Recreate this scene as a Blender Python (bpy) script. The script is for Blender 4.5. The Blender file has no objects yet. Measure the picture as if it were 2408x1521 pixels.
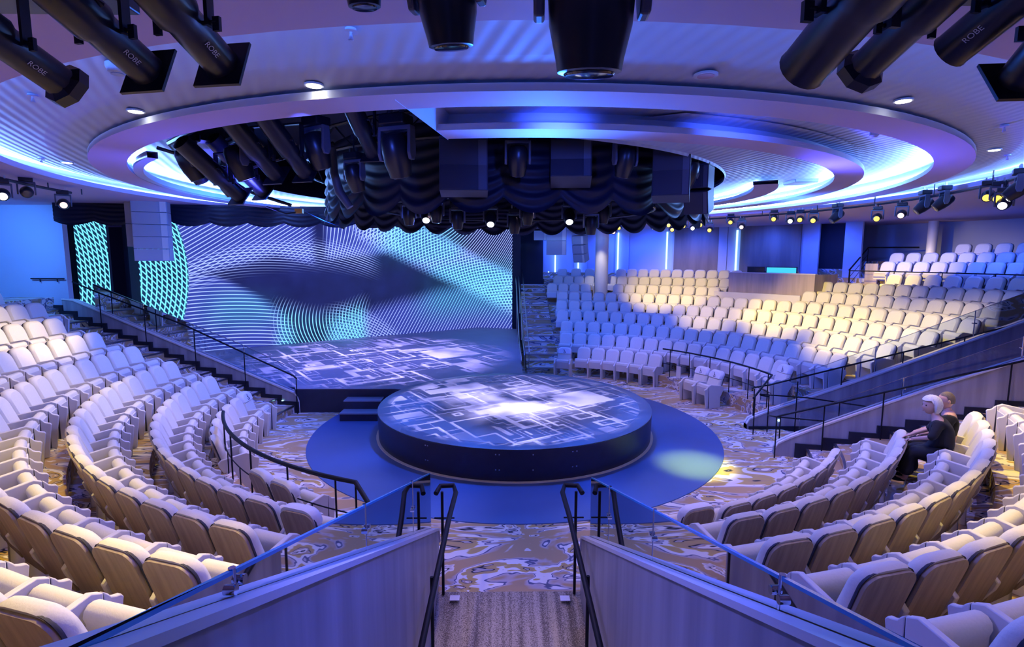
import bpy, bmesh, math, random
from math import sin, cos, pi, radians as rad, sqrt, atan2, asin, acos, degrees as deg
from mathutils import Vector, Matrix
random.seed(7)
scene = bpy.context.scene
COL = scene.collection
CX, CY = 0.454, 12.954           # centre of the curved rows and of the ceiling rings
SX, SY = 0.252, 12.954           # centre of the round thrust stage
STAGE_Z = 0.673
EYE = 4.234

# ------------------------------------------------------------------ materials
class S:
    """tiny expression helper over math nodes"""
    nt = None
    def __init__(s, sock): s.s = sock
    @staticmethod
    def m(op, *a, clamp=False):
        n = S.nt.nodes.new('ShaderNodeMath'); n.operation = op; n.use_clamp = clamp
        for i, x in enumerate(a):
            if isinstance(x, S): S.nt.links.new(x.s, n.inputs[i])
            else: n.inputs[i].default_value = float(x)
        return S(n.outputs[0])
    def __add__(a, b): return S.m('ADD', a, b)
    __radd__ = __add__
    def __sub__(a, b): return S.m('SUBTRACT', a, b)
    def __rsub__(a, b): return S.m('SUBTRACT', b, a)
    def __mul__(a, b): return S.m('MULTIPLY', a, b)
    __rmul__ = __mul__
    def __truediv__(a, b): return S.m('DIVIDE', a, b)
def smooth(x, lo, hi):
    n = S.nt.nodes.new('ShaderNodeMapRange'); n.interpolation_type = 'SMOOTHSTEP'
    S.nt.links.new(x.s, n.inputs[0]); n.inputs[1].default_value = lo; n.inputs[2].default_value = hi
    n.inputs[3].default_value = 0; n.inputs[4].default_value = 1
    return S(n.outputs[0])
def line(phase, w=0.17):
    f = S.m('FRACT', phase); d = S.m('ABSOLUTE', f - 0.5)
    return 1 - smooth(d, w * 0.55, w * 1.25)
def newmat(name):
    m = bpy.data.materials.new(name); m.use_nodes = True
    nt = m.node_tree; b = nt.nodes['Principled BSDF']
    return m, nt, b
def mat(name, col, rough=0.6, metal=0.0, emit=None, es=0.0, noise=0.0, nscale=30.0, bump=0.0, spec=0.5):
    m, nt, b = newmat(name)
    b.inputs['Base Color'].default_value = (*col, 1); b.inputs['Roughness'].default_value = rough
    b.inputs['Metallic'].default_value = metal
    b.inputs['Specular IOR Level'].default_value = spec
    if emit:
        b.inputs['Emission Color'].default_value = (*emit, 1); b.inputs['Emission Strength'].default_value = es
    if noise or bump:
        tc = nt.nodes.new('ShaderNodeTexCoord'); n = nt.nodes.new('ShaderNodeTexNoise')
        n.inputs['Scale'].default_value = nscale; n.inputs['Detail'].default_value = 2
        nt.links.new(tc.outputs['Object'], n.inputs['Vector'])
        if noise:
            mx = nt.nodes.new('ShaderNodeMix'); mx.data_type = 'RGBA'
            mx.inputs['A'].default_value = (*[c * (1 - noise) for c in col], 1)
            mx.inputs['B'].default_value = (*[min(1, c * (1 + noise)) for c in col], 1)
            nt.links.new(n.outputs['Fac'], mx.inputs['Factor']); nt.links.new(mx.outputs['Result'], b.inputs['Base Color'])
        if bump:
            bp = nt.nodes.new('ShaderNodeBump'); bp.inputs['Strength'].default_value = bump; bp.inputs['Distance'].default_value = 0.01
            nt.links.new(n.outputs['Fac'], bp.inputs['Height']); nt.links.new(bp.outputs[0], b.inputs['Normal'])
    return m
def wood(name, c1, c2, sx=18, sy=18, sz=0.8, rough=0.45):
    m, nt, b = newmat(name)
    tc = nt.nodes.new('ShaderNodeTexCoord'); mp = nt.nodes.new('ShaderNodeMapping')
    mp.inputs['Scale'].default_value = (sx, sy, sz)
    n = nt.nodes.new('ShaderNodeTexNoise'); n.inputs['Scale'].default_value = 1; n.inputs['Detail'].default_value = 4
    r = nt.nodes.new('ShaderNodeValToRGB'); r.color_ramp.elements[0].color = (*c1, 1); r.color_ramp.elements[1].color = (*c2, 1)
    r.color_ramp.elements[0].position = .35; r.color_ramp.elements[1].position = .65
    nt.links.new(tc.outputs['Object'], mp.inputs[0]); nt.links.new(mp.outputs[0], n.inputs['Vector'])
    nt.links.new(n.outputs['Fac'], r.inputs[0]); nt.links.new(r.outputs[0], b.inputs['Base Color'])
    b.inputs['Roughness'].default_value = rough
    return m
M = {}
M['fabric'] = mat('cream_fabric', (.80, .77, .68), .85, noise=.06, nscale=60, bump=.15, spec=.2)
M['panel'] = mat('pale_panel', (.76, .73, .70), .5, noise=.03, nscale=8)
M['cover'] = mat('white_cover', (.86, .87, .9), .6, bump=.5, nscale=14)
M['shell'] = wood('seat_shell_veneer', (.30, .235, .17), (.42, .34, .25), 22, 6, 1.2, .42)
M['seam'] = mat('dark_seam', (.03, .03, .05), .7)
M['wallwood'] = wood('wall_veneer', (.30, .28, .31), (.44, .42, .45), 5, 5, .35, .4)
M['boothwood'] = wood('booth_veneer', (.45, .36, .28), (.62, .50, .40), 5, 5, .35, .4)
M['cap'] = mat('stone_cap', (.80, .76, .74), .4, noise=.05, nscale=3)
M['groove'] = mat('navy_channel', (.02, .05, .25), .3)
M['black'] = mat('black_metal', (.012, .012, .018), .38, spec=.5, noise=.2, nscale=20)
M['blackmatte'] = mat('black_drape', (.010, .010, .022), .8)
M['rail'] = mat('black_rail', (.006, .006, .012), .55, spec=.25)
M['chrome'] = mat('chrome', (.8, .82, .85), .12, 1.0)
M['steel'] = mat('brushed_steel', (.55, .57, .65), .3, 1.0)
M['fixture'] = mat('fixture_casing', (.010, .011, .022), .32, spec=.5)
M['fixblue'] = mat('fixture_grey_casing', (.09, .10, .15), .4)
M['speaker'] = mat('speaker_dark', (.035, .035, .06), .55)
M['speakerpale'] = mat('speaker_pale', (.40, .42, .50), .5)
M['darkpaint'] = mat('stage_skirt_paint', (.018, .018, .05), .35, noise=.3, nscale=5)
M['bluetint_floor'] = mat('grey_floor_blue_tint', (.07, .12, .33), .42, noise=.08, nscale=2)  # grey floor; the blue of its light is tinted into the base
M['rim'] = mat('stage_rim', (.22, .23, .34), .4, noise=.06, nscale=3)
M['ceil'] = mat('ceiling_blue_tint', (.56, .60, .78), .7, noise=.02, nscale=1)  # white ceiling with the blue of its lighting tinted into the base
M['soffit'] = mat('soffit_pink_tint', (.52, .38, .52), .7)  # warm pink bounce light tinted into the base
M['bluewall'] = mat('pale_wall', (.45, .50, .62), .6, noise=.05, nscale=.7)
M['brownpanel'] = wood('brown_wall_panel', (.17, .13, .12), (.24, .19, .17), 3, 3, .4, .6)
M['darkwall'] = mat('dark_wall', (.012, .012, .03), .8)
M['void'] = mat('void_black', (.006, .006, .014), .9)
M['skin'] = mat('skin', (.62, .38, .30), .5)
M['skin2'] = mat('skin_ruddy', (.55, .32, .26), .5)
M['hairwhite'] = mat('hair_white', (.80, .78, .78), .6, noise=.2, nscale=60, bump=.6)
M['hairbrown'] = mat('hair_grey_brown', (.12, .09, .08), .7, noise=.3, nscale=60, bump=.4)
M['dress'] = mat('black_cloth', (.010, .010, .014), .85, bump=.2, nscale=15)
M['sign'] = mat('sign_ink', (.01, .015, .05), .6)
M['whitetext'] = mat('white_print', (.8, .8, .85), .5)
M['eye'] = mat('eye_dark', (.05, .03, .02), .3)
M['stone'] = M['cap']
M['lip'] = mat('lip', (.45, .18, .17), .5)
M['orange'] = mat('orange_clip', (.8, .35, .03), .5)
def emis(name, col, s):
    m, nt, b = newmat(name); b.inputs['Base Color'].default_value = (0, 0, 0, 1)
    b.inputs['Emission Color'].default_value = (*col, 1); b.inputs['Emission Strength'].default_value = s
    return m
M['led_cove'] = emis('cove_led', (.18, .38, 1.0), 330)
M['led_cove_low'] = emis('cove_led_dim', (.08, .26, 1.0), 60)
M['led_wall'] = emis('wall_led', (.30, .62, 1.0), 3.0)
M['downlight'] = emis('downlight_lens', (1, .97, .85), 14)
M['lens_yellow'] = emis('lens_yellow', (1, .72, .10), 1.6)
M['lens_white'] = emis('lens_white', (.85, .9, 1.0), 4)
M['lens_pink'] = emis('lens_pink', (1, .7, .75), 1.3)
M['lens_dark'] = mat('lens_dark', (.02, .02, .05), .08, spec=.8)
M['steplight'] = emis('step_light', (.4, .85, 1), 8)
M['monitor'] = emis('monitor_screen', (.05, .55, .85), 1.1)
# glass
def glass(name, tint, gl=.14):
    m, nt, b = newmat(name); nt.nodes.remove(b); out = nt.nodes['Material Output']
    t = nt.nodes.new('ShaderNodeBsdfTransparent'); t.inputs[0].default_value = (*tint, 1)
    g = nt.nodes.new('ShaderNodeBsdfGlossy'); g.inputs['Roughness'].default_value = .02
    f = nt.nodes.new('ShaderNodeFresnel'); f.inputs[0].default_value = 1.45
    mx = nt.nodes.new('ShaderNodeMixShader')
    nt.links.new(f.outputs[0], mx.inputs[0]); nt.links.new(t.outputs[0], mx.inputs[1]); nt.links.new(g.outputs[0], mx.inputs[2])
    nt.links.new(mx.outputs[0], out.inputs[0])
    return m
M['glass'] = glass('balustrade_glass', (.86, .92, 1.0))
M['glassedge_lit'] = mat('glass_edge', (.05, .30, .62), .15, spec=.8)  # light guided to the pane edges is put into this blue base
# carpet
def carpet():
    m, nt, b = newmat('marble_swirl_carpet'); L = nt.links
    tc = nt.nodes.new('ShaderNodeTexCoord')
    def noise(vec, sc, det=2, dist=0, out='Fac'):
        n = nt.nodes.new('ShaderNodeTexNoise'); n.inputs['Scale'].default_value = sc; n.inputs['Detail'].default_value = det
        n.inputs['Distortion'].default_value = dist
        L.new(vec, n.inputs['Vector']); return n.outputs[out]
    mp = nt.nodes.new('ShaderNodeMapping'); mp.inputs['Scale'].default_value = (.38, .95, .9); mp.inputs['Location'].default_value = (3.1, 1.7, 0)
    L.new(tc.outputs['Object'], mp.inputs[0])
    w = noise(mp.outputs[0], .9, 1, 0, 'Color')
    vm = nt.nodes.new('ShaderNodeVectorMath'); vm.operation = 'MULTIPLY_ADD'; L.new(w, vm.inputs[0]); vm.inputs[1].default_value = (1.9, 1.9, 1.9); L.new(mp.outputs[0], vm.inputs[2])
    n1 = noise(vm.outputs[0], 1.15, 3.0, .9)
    S.nt = nt
    n3 = noise(vm.outputs[0], 5.0, 2.0, .6)
    ph = S.m('FRACT', S(n1) * 3.1 + S(n3) * .55)
    r = nt.nodes.new('ShaderNodeValToRGB'); L.new(ph.s, r.inputs[0]); cr = r.color_ramp; cr.interpolation = 'LINEAR'
    tan = (.46, .30, .155); cream = (.80, .74, .70); dark = (.035, .035, .045); lil = (.52, .44, .46); ochre = (.52, .36, .12); slate = (.12, .12, .19)
    st = [(0, tan), (.20, tan), (.22, cream), (.30, lil), (.32, dark), (.338, dark), (.35, cream), (.40, cream), (.42, tan), (.47, lil), (.485, dark), (.505, dark), (.515, tan), (.64, ochre), (.66, cream), (.78, cream), (.79, slate), (.82, slate), (.83, lil), (.96, tan)]
    while len(cr.elements) < len(st): cr.elements.new(.5)
    for e, (p_, c_) in zip(cr.elements, st): e.position = p_; e.color = (*c_, 1)
    L.new(r.outputs[0], b.inputs['Base Color']); b.inputs['Roughness'].default_value = .95; b.inputs['Specular IOR Level'].default_value = .1
    return m
M['carpet'] = carpet()
def ramp_carpet():
    m, nt, b = newmat('streaked_ramp_carpet'); L = nt.links; S.nt = nt
    tc = nt.nodes.new('ShaderNodeTexCoord'); mp = nt.nodes.new('ShaderNodeMapping'); mp.inputs['Scale'].default_value = (9, .35, 1)
    L.new(tc.outputs['Object'], mp.inputs[0])
    n = nt.nodes.new('ShaderNodeTexNoise'); n.inputs['Scale'].default_value = 1.3; n.inputs['Detail'].default_value = 3; L.new(mp.outputs[0], n.inputs['Vector'])
    n2 = nt.nodes.new('ShaderNodeTexNoise'); n2.inputs['Scale'].default_value = 90; n2.inputs['Detail'].default_value = 1; L.new(tc.outputs['Object'], n2.inputs['Vector'])
    f = S(n.outputs['Fac']) * 1.0 + (S(n2.outputs['Fac']) - .5) * 1.1
    r = nt.nodes.new('ShaderNodeValToRGB'); L.new(f.s, r.inputs[0])
    r.color_ramp.elements[0].position = .3; r.color_ramp.elements[0].color = (.13, .10, .075, 1)
    r.color_ramp.elements[1].position = .68; r.color_ramp.elements[1].color = (.52, .43, .32, 1)
    L.new(r.outputs[0], b.inputs['Base Color']); b.inputs['Roughness'].default_value = .95
    return m
M['ramp'] = ramp_carpet()
def ceiling_ribbed():
    m, nt, b = newmat('ribbed_ceiling'); L = nt.links; S.nt = nt
    b.inputs['Base Color'].default_value = (.50, .55, .76, 1); b.inputs['Roughness'].default_value = .6  # blue lighting tinted into this base as well
    tc = nt.nodes.new('ShaderNodeTexCoord'); sx = nt.nodes.new('ShaderNodeSeparateXYZ'); L.new(tc.outputs['Object'], sx.inputs[0])
    x = S(sx.outputs[0]); y = S(sx.outputs[1])
    w = S.m('SINE', (x * .92 + y * .38) * 42)
    bp = nt.nodes.new('ShaderNodeBump'); bp.inputs['Strength'].default_value = .35; bp.inputs['Distance'].default_value = .012
    L.new(w.s, bp.inputs['Height']); L.new(bp.outputs[0], b.inputs['Normal'])
    return m
M['ribbed'] = ceiling_ribbed()
def led_screen():
    m, nt, b = newmat('led_screen'); L = nt.links; S.nt = nt
    uv = nt.nodes.new('ShaderNodeUVMap'); sx = nt.nodes.new('ShaderNodeSeparateXYZ'); L.new(uv.outputs[0], sx.inputs[0])
    a = S(sx.outputs[0]); h = S(sx.outputs[1])
    def sq(x): return x * x
    def box(lo, hi, soft, x): return smooth(x, lo - soft, lo + soft) * (1 - smooth(x, hi - soft, hi + soft))
    F = 8.4
    # lattice disc at the far left
    bnd = 12.68 + sq(h - 3.0) * .085
    m1 = smooth(a - bnd, -.02, .03)
    l1 = S.m('MAXIMUM', line((a - sq(h - 3.0) * .085) * F * .78, .15), line((h * .8 - a * 1.0 + sq(h - 2.6) * .07) * F * .66, .15))
    # diagonal sweep, upper left
    m2 = (1 - m1) * box(8.2, 14.3, .25, a) * smooth(h - (3.75 - S.m('ABSOLUTE', a - 9.6) * .28), -.3, .2)
    l2 = line((h + .66 * a) * F * .78, .12)
    # wave running across the middle
    w = 3.92 - sq(a - 8.6) * .062
    w = w + S.m('SINE', a * .55) * .12
    m3 = (1 - m1) * box(5.6, 12.9, .5, a) * smooth(h - w, -.95, .05) * (1 - smooth(h - w, .05, .65))
    l3 = line((h - w * .98 - .13 * a) * F * 1.15, .15)
    # flat lines, lower left
    m4 = (1 - m1) * smooth(a - (9.3 + sq(h - .3) * .42), -.5, .25) * (1 - smooth(h, 2.7, 3.2))
    l4 = line((h + .05 * a + sq(a - 12.5) * .035) * F * .85, .12)
    # curved uprights along the bottom
    m5 = box(6.0, 9.7, .35, a) * (1 - smooth(h - .25 * S.m('SINE', a * 1.4), 1.0, 1.9))
    l5 = line((a - .55 * h + .30 * sq(h)) * F * .85, .14)
    # curved uprights, top centre
    m6 = box(4.2, 7.6, .25, a) * smooth(h - (3.9 - (a - 5.0) * .10), -.35, .1)
    l6 = line((a - .10 * sq(h - 5.4) * (8.2 - a)) * F * .72, .12)
    # bright woven band sweeping down to the right
    c7 = 2.25 + a * .46
    m7 = box(-2.2, 6.3, .4, a) * smooth(h - c7, -1.0, -.25) * (1 - smooth(h - c7, 1.0, 1.6))
    l7 = S.m('MAXIMUM', line((h + .30 * a + sq(a - 2) * .03) * F * .85, .15), line((a - .40 * h + sq(h - 2) * .08) * F * .72, .13))
    m7b = box(-2.2, 4.6, .4, a) * smooth(h - c7, .9, 1.5)
    l7b = line((h - .14 * sq(a - 4.0)) * F * .7, .16)
    # slanted uprights, lower right
    m8 = box(-2.2, 7.6, .4, a) * (1 - smooth(h - (1.5 - (a - 3.0) * .22), -.2, .7))
    l8 = line((a + .62 * h) * F * .72, .12)
    m9 = box(3.2, 7.4, .6, a) * (1 - smooth(h - 1.5 + sq(a - 7.5) * .16, -.25, .25)); l9 = line((h * 1.1 + sq(a - 8.0) * .13) * F * .85, .12)
    cyan = S.m('MAXIMUM', m1, S.m('MAXIMUM', m5 * .75, S.m('MAXIMUM', box(-2.2, 3.2, 1.2, a) * box(.8, 3.4, .8, h) * .8, box(1.0, 5.2, .9, a) * box(3.2, 5.4, .6, h) * .65)))
    cyan = S.m('MAXIMUM', cyan, box(9.6, 12.0, .9, a) * box(.9, 2.2, .5, h) * .6)
    tot = m1 * l1
    for mm, ll, g in ((m2, l2, .8), (m3, l3, .8), (m4, l4, .75), (m5, l5, .9), (m6, l6, .85), (m7, l7, .85), (m7b, l7b, .7), (m8, l8, .6), (m9, l9, .7)):
        tot = S.m('MAXIMUM', tot, mm * ll * g)
    bgm = S.m('MAXIMUM', S.m('MAXIMUM', m2, m4 * .9), S.m('MAXIMUM', m6, S.m('MAXIMUM', m8 * .8, m7)))
    n = nt.nodes.new('ShaderNodeTexNoise'); n.inputs['Scale'].default_value = .8; L.new(uv.outputs[0], n.inputs['Vector'])
    lum = tot * 2.1
    bg = (.03 + .13 * bgm) + (S(n.outputs['Fac']) - .5) * .05
    cmb = nt.nodes.new('ShaderNodeCombineColor')
    r_ = lum * (.36 - .22 * cyan) + bg * .30
    g_ = lum * (.46 + .17 * cyan) + bg * (.45 + .9 * cyan)
    b_ = lum * (.95 + .0 * cyan) + bg * 3.2
    L.new(r_.s, cmb.inputs[0]); L.new(g_.s, cmb.inputs[1]); L.new(b_.s, cmb.inputs[2])
    b.inputs['Base Color'].default_value = (.01, .01, .02, 1); b.inputs['Roughness'].default_value = .5
    L.new(cmb.outputs[0], b.inputs['Emission Color']); b.inputs['Emission Strength'].default_value = .75
    return m
M['led'] = led_screen()
M['stagefloor'] = mat('stage_vinyl', (.30, .29, .40), .55, noise=.12, nscale=1.3)

# ------------------------------------------------------------------ mesh helpers
def mesh_obj(name, verts, faces, m, parent=None, smooth_=False, mats=None, idx=None, loc=None):
    me = bpy.data.meshes.new(name); me.from_pydata([tuple(v) for v in verts], [], faces); 
    for mm in (mats or [m]): me.materials.append(mm)
    if idx:
        for p_, i in zip(me.polygons, idx): p_.material_index = i
    if smooth_: me.polygons.foreach_set('use_smooth', [True] * len(me.polygons))
    me.update()
    o = bpy.data.objects.new(name, me); COL.objects.link(o)
    if parent: o.parent = parent
    if loc: o.location = loc
    return o
class MB:
    def __init__(s): s.v = []; s.f = []; s.i = []; s.mi = 0
    def add(s, vs, fs):
        b = len(s.v); s.v += [tuple(v) for v in vs]; s.f += [tuple(b + k for k in f) for f in fs]; s.i += [s.mi] * len(fs); return s
    def box(s, x0, x1, y0, y1, z0, z1, T=None):
        vs = [Vector(p) for p in ((x0,y0,z0),(x1,y0,z0),(x1,y1,z0),(x0,y1,z0),(x0,y0,z1),(x1,y0,z1),(x1,y1,z1),(x0,y1,z1))]
        if T: vs = [T @ v for v in vs]
        return s.add(vs, [(0,3,2,1),(4,5,6,7),(0,1,5,4),(1,2,6,5),(2,3,7,6),(3,0,4,7)])
    def prism(s, poly, h0, h1, ax='x', T=None):
        """poly of 2-D points extruded along an axis"""
        n = len(poly)
        def P(p, h): return Vector((h, p[0], p[1])) if ax == 'x' else (Vector((p[0], h, p[1])) if ax == 'y' else Vector((p[0], p[1], h)))
        vs = [P(p, h0) for p in poly] + [P(p, h1) for p in poly]
        if T: vs = [T @ v for v in vs]
        return s.add(vs, [tuple(range(n))[::-1], tuple(range(n, 2 * n))] + [(i, (i + 1) % n, n + (i + 1) % n, n + i) for i in range(n)])
    def tube(s, pts, r, n=8, caps=True):
        pts = [Vector(p) for p in pts]; rings = []
        rr = r if isinstance(r, (list, tuple)) else [r] * len(pts)
        up = Vector((0, 0, 1))
        for i, p in enumerate(pts):
            d = (pts[min(i + 1, len(pts) - 1)] - pts[max(i - 1, 0)]).normalized()
            a = d.cross(up) if abs(d.z) < .95 else d.cross(Vector((1, 0, 0))); a.normalize(); b = d.cross(a)
            rings.append([p + (a * cos(2 * pi * k / n) + b * sin(2 * pi * k / n)) * rr[i] for k in range(n)])
        vs = [v for q in rings for v in q]
        fs = [(i * n + k, i * n + (k + 1) % n, (i + 1) * n + (k + 1) % n, (i + 1) * n + k) for i in range(len(pts) - 1) for k in range(n)]
        if caps: fs += [tuple(range(n))[::-1], tuple((len(pts) - 1) * n + k for k in range(n))]
        return s.add(vs, fs)
    def lathe(s, prof, n=20, T=None, ax='z'):
        vs = []
        for r, h in prof:
            for k in range(n):
                t = 2 * pi * k / n
                p = Vector((r * cos(t), r * sin(t), h)) if ax == 'z' else Vector((r * cos(t), h, r * sin(t)))
                vs.append(T @ p if T else p)
        fs = [(i * n + k, i * n + (k + 1) % n, (i + 1) * n + (k + 1) % n, (i + 1) * n + k) for i in range(len(prof) - 1) for k in range(n)]
        fs += [tuple(range(n))[::-1], tuple((len(prof) - 1) * n + k for k in range(n))]
        return s.add(vs, fs)
    def obj(s, name, m, parent=None, smooth_=False, mats=None, bevel=0, loc=None, seg=2):
        o = mesh_obj(name, s.v, s.f, m, parent, smooth_, mats, s.i if mats else None, loc)
        if bevel:
            b = o.modifiers.new('b', 'BEVEL'); b.width = bevel; b.segments = seg; b.limit_method = 'ANGLE'; b.angle_limit = rad(40)
        if smooth_:
            try: o.data.set_sharp_from_angle(angle=rad(42))
            except Exception: pass
        return o
def tag(o, label, cat, group=None, kind=None):
    o['label'] = label; o['category'] = cat
    if group: o['group'] = group
    if kind: o['kind'] = kind
    return o
def thing(name, label, cat, loc=(0,0,0), rot=(0,0,0), group=None):
    o = bpy.data.objects.new(name, None); COL.objects.link(o); o.location = loc; o.rotation_euler = rot; o.empty_display_size = .2
    return tag(o, label, cat, group)
def struct(o, label=None):
    o['kind'] = 'structure'
    if label: o['label'] = label
    return o
def pol(b, r, z=0, cx=CX, cy=CY):
    return Vector((cx + r * sin(rad(b)), cy + r * cos(rad(b)), z))

# projection used only to decide which seats the picture can see
YW, PT, RL, FPX = .014, .120, .003, 1253.77
def proj(p):
    x, y, z = p[0], p[1], p[2] - EYE
    x, y = cos(YW) * x - sin(YW) * y, sin(YW) * x + cos(YW) * y
    d = cos(PT) * y - sin(PT) * z; up = sin(PT) * y + cos(PT) * z
    if d < .3: return (-9999, 0, d)
    return (1204 + FPX * x / d, 757 - FPX * up / d, d)

# ------------------------------------------------------------------ camera
fw = Vector((sin(YW) * cos(PT), cos(YW) * cos(PT), -sin(PT)))
rt = Vector((cos(YW), -sin(YW), 0)); up = Vector((sin(YW) * sin(PT), cos(YW) * sin(PT), cos(PT)))
rt2 = rt * cos(RL) + up * sin(RL); up2 = up * cos(RL) - rt * sin(RL)
cd = bpy.data.cameras.new('camera'); cam = bpy.data.objects.new('camera', cd); COL.objects.link(cam)
cam.matrix_world = Matrix(((rt2.x, up2.x, -fw.x, 0), (rt2.y, up2.y, -fw.y, 0), (rt2.z, up2.z, -fw.z, EYE), (0, 0, 0, 1)))
cd.sensor_width = 36; cd.lens = 36 * FPX / 2408; cd.shift_y = -3.54 / 2408; cd.clip_start = .05; cd.clip_end = 200
scene.camera = cam
# ------------------------------------------------------------------ rows
def RB(k): return 6.729 if k == 1 else 6.593 + 1.019 * (k - 1)
def FZ(k): return 0.0 if k == 1 else .042 + .332 * (k - 1) + (.10 if k >= 10 else 0)
def riser(k): return 6.85 if k == 2 else 6.593 + 1.019 * (k - 2) + .10
def arc_faces(mb, r0, r1, b0a, b1a, b0b, b1b, z0, z1, n=None, cx=CX, cy=CY, bottom=False):
    """solid annular sector: bearings b0a..b1a on the inner radius, b0b..b1b on the outer"""
    n = n or max(2, int(abs(b1b - b0b) / 3))
    vs = []
    for i in range(n + 1):
        t = i / n
        pa = pol(b0a + (b1a - b0a) * t, r0, 0, cx, cy); pb = pol(b0b + (b1b - b0b) * t, r1, 0, cx, cy)
        vs += [(pa.x, pa.y, z0), (pa.x, pa.y, z1), (pb.x, pb.y, z1), (pb.x, pb.y, z0)]
    fs = []
    for i in range(n):
        a, b = i * 4, i * 4 + 4
        fs += [(a, b, b + 1, a + 1), (a + 1, b + 1, b + 2, a + 2), (a + 2, b + 2, b + 3, a + 3)]
        if bottom: fs.append((a, a + 3, b + 3, b))
    fs += [(0, 1, 2, 3), (n * 4, n * 4 + 3, n * 4 + 2, n * 4 + 1)]
    mb.add(vs, fs)
def sector(mb, r0, r1, b0, b1, z0, z1, **k): arc_faces(mb, r0, r1, b0, b1, b0, b1, z0, z1, **k)

def acosd(x): return deg(acos(max(-1, min(1, x))))
def asind(x): return deg(asin(max(-1, min(1, x))))
fl = MB(); ring = [pol(b, 9.0, 0) for b in range(0, 360, 5)]
fl.add([(-24, -6, -.02), (24, -6, -.02), (24, 34, -.02), (-24, 34, -.02)], [(0, 1, 2, 3)])
# the floor keeps clear of the ramp that goes down under the camera
fl = MB()
def rect(x0, x1, y0, y1, z): fl.add([(x0, y0, z), (x1, y0, z), (x1, y1, z), (x0, y1, z)], [(0, 1, 2, 3)])
rect(-24, -.98, -6, 6.35, 0); rect(1.10, 24, -6, 6.35, 0); rect(-24, 24, 6.35, 9.0, 0); rect(-24, 6.9, 9.0, 12.84, 0); rect(-24, 24, 12.84, 34, 0)
fl.add([(6.9, 9.0, 0), (16, 9.0, -1.6), (16, 12.84, -1.6), (6.9, 12.84, 0)], [(0, 1, 2, 3)])
struct(fl.obj('floor', M['carpet']))
rp = MB().add([(-.98, 6.35, 0), (1.10, 6.35, 0), (1.10, -.5, -2.05), (-.98, -.5, -2.05)], [(0, 1, 2, 3)])
struct(rp.obj('floor_ramp', M['ramp']))
tl = MB()
for k in range(2, 14):
    r0, r1 = riser(k), riser(k + 1)
    if k == 13: r1 = 21
    f = lambda R: (-(180 - asind((.98 + CX) / R)) - 0.0, -acosd((13.45 - CY) / R))
    arc_faces(tl, r0, r1 + .02, *f(r0), *f(r1), -.01, FZ(k), n=40)
arc_faces(tl, 6.45, 6.86, -160, -116, -160, -116, 0, FZ(2))
struct(tl.obj('floor_terrace_left', M['carpet']))
tf = MB()
for k in range(2, 14):
    r0, r1 = riser(k), riser(k + 1)
    if k == 13: r1 = 21
    f = lambda R: (asind((2.05 - CX) / R), acosd((13.02 - CY) / R))
    arc_faces(tf, r0, r1 + .02, *f(r0), *f(r1), -.01, FZ(k), n=40)
arc_faces(tf, 6.35, 6.86, 47, 88, 47, 88, 0, FZ(2))
struct(tf.obj('floor_terrace_far', M['carpet']))
tn = MB()
for k in range(2, 14):
    r0, r1 = riser(k), riser(k + 1)
    if k == 13: r1 = 21
    f = lambda R: (acosd((8.95 - CY) / R), 180 - asind((1.12 - CX) / R))
    arc_faces(tn, r0, r1 + .02, *f(r0), *f(r1), -.01, FZ(k), n=30)
struct(tn.obj('floor_terrace_right', M['carpet']))
# landings behind the last rows
ld = MB(); sector(ld, 15.3, 21, 2, 13, 2.4, 2.72); ld.box(.55, 2.3, 28.0, 34, 2.4, 2.72)
ld.box(-24, -13.4, 13.4, 16.0, 2.6, 3.02)
struct(ld.obj('floor_landing', M['carpet']))

# ---- stairs (two steps to a row)
def zstep(i): return FZ(2) + .166 * (i - 1)
def stair(name, edges, lo, hi, axis, sgn, far):
    mb = MB()
    for i, e in enumerate(edges):
        nx = edges[i + 1] if i + 1 < len(edges) else e + sgn * .8
        z = zstep(i); a, b = sorted((e, nx)); 
        mb.mi = 0
        if axis == 'x': mb.box(a, b, lo, hi, 0, z)
        else: mb.box(lo, hi, a, b, 0, z)
        mb.mi = 1
        s_ = .035 * sgn; p, q = sorted((e - .3 * s_, e + s_))
        if axis == 'x': mb.box(p, q, lo + .03, hi - .03, z - .03, z + .006)
        else: mb.box(lo + .03, hi - .03, p, q, z - .03, z + .006)
    return struct(mb.obj(name, None, mats=[M['carpet'], M['steel']]))
EL = [CX - (6.85 + .5095 * (i - 1)) for i in range(0, 17)]
# frames of the two angled stair walls: x along the wall, y across it
LF = (CX, CY, rad(167.6)); NF = (6.0, 11.0, rad(-12.9))
def W(fr, x, y, z): return (fr[0] + x * cos(fr[2]) - y * sin(fr[2]), fr[1] + x * sin(fr[2]) + y * cos(fr[2]), z)
def nfb(r):
    lo, hi = -3.0, 14.0
    for _ in range(40):
        m_ = (lo + hi) / 2; p = W(NF, m_, -.0, 0)
        if sqrt((p[0] - CX) ** 2 + (p[1] - CY) ** 2) < r: lo = m_
        else: hi = m_
    p = W(NF, lo, -.0, 0); return deg(atan2(p[0] - CX, p[1] - CY))
def wedge(name, n, fa, fb):
    mb = MB()
    for i in range(n):
        r0 = 6.85 + .5095 * (i - 1); r1 = r0 + .5095; z = zstep(i)
        mb.mi = 0; arc_faces(mb, r0, r1 + .01, fa(r0), fb(r0), fa(r1), fb(r1), 0, z, n=4)
        mb.mi = 1; arc_faces(mb, r0 - .012, r0 + .035, fa(r0), fb(r0), fa(r0), fb(r0), z - .03, z + .006, n=4, bottom=True)
    return struct(mb.obj(name, None, mats=[M['carpet'], M['steel']]))
wedge('floor_steps_left', 16, lambda r: -acosd((13.45 - CY) / r), lambda r: -77.7)
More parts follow.
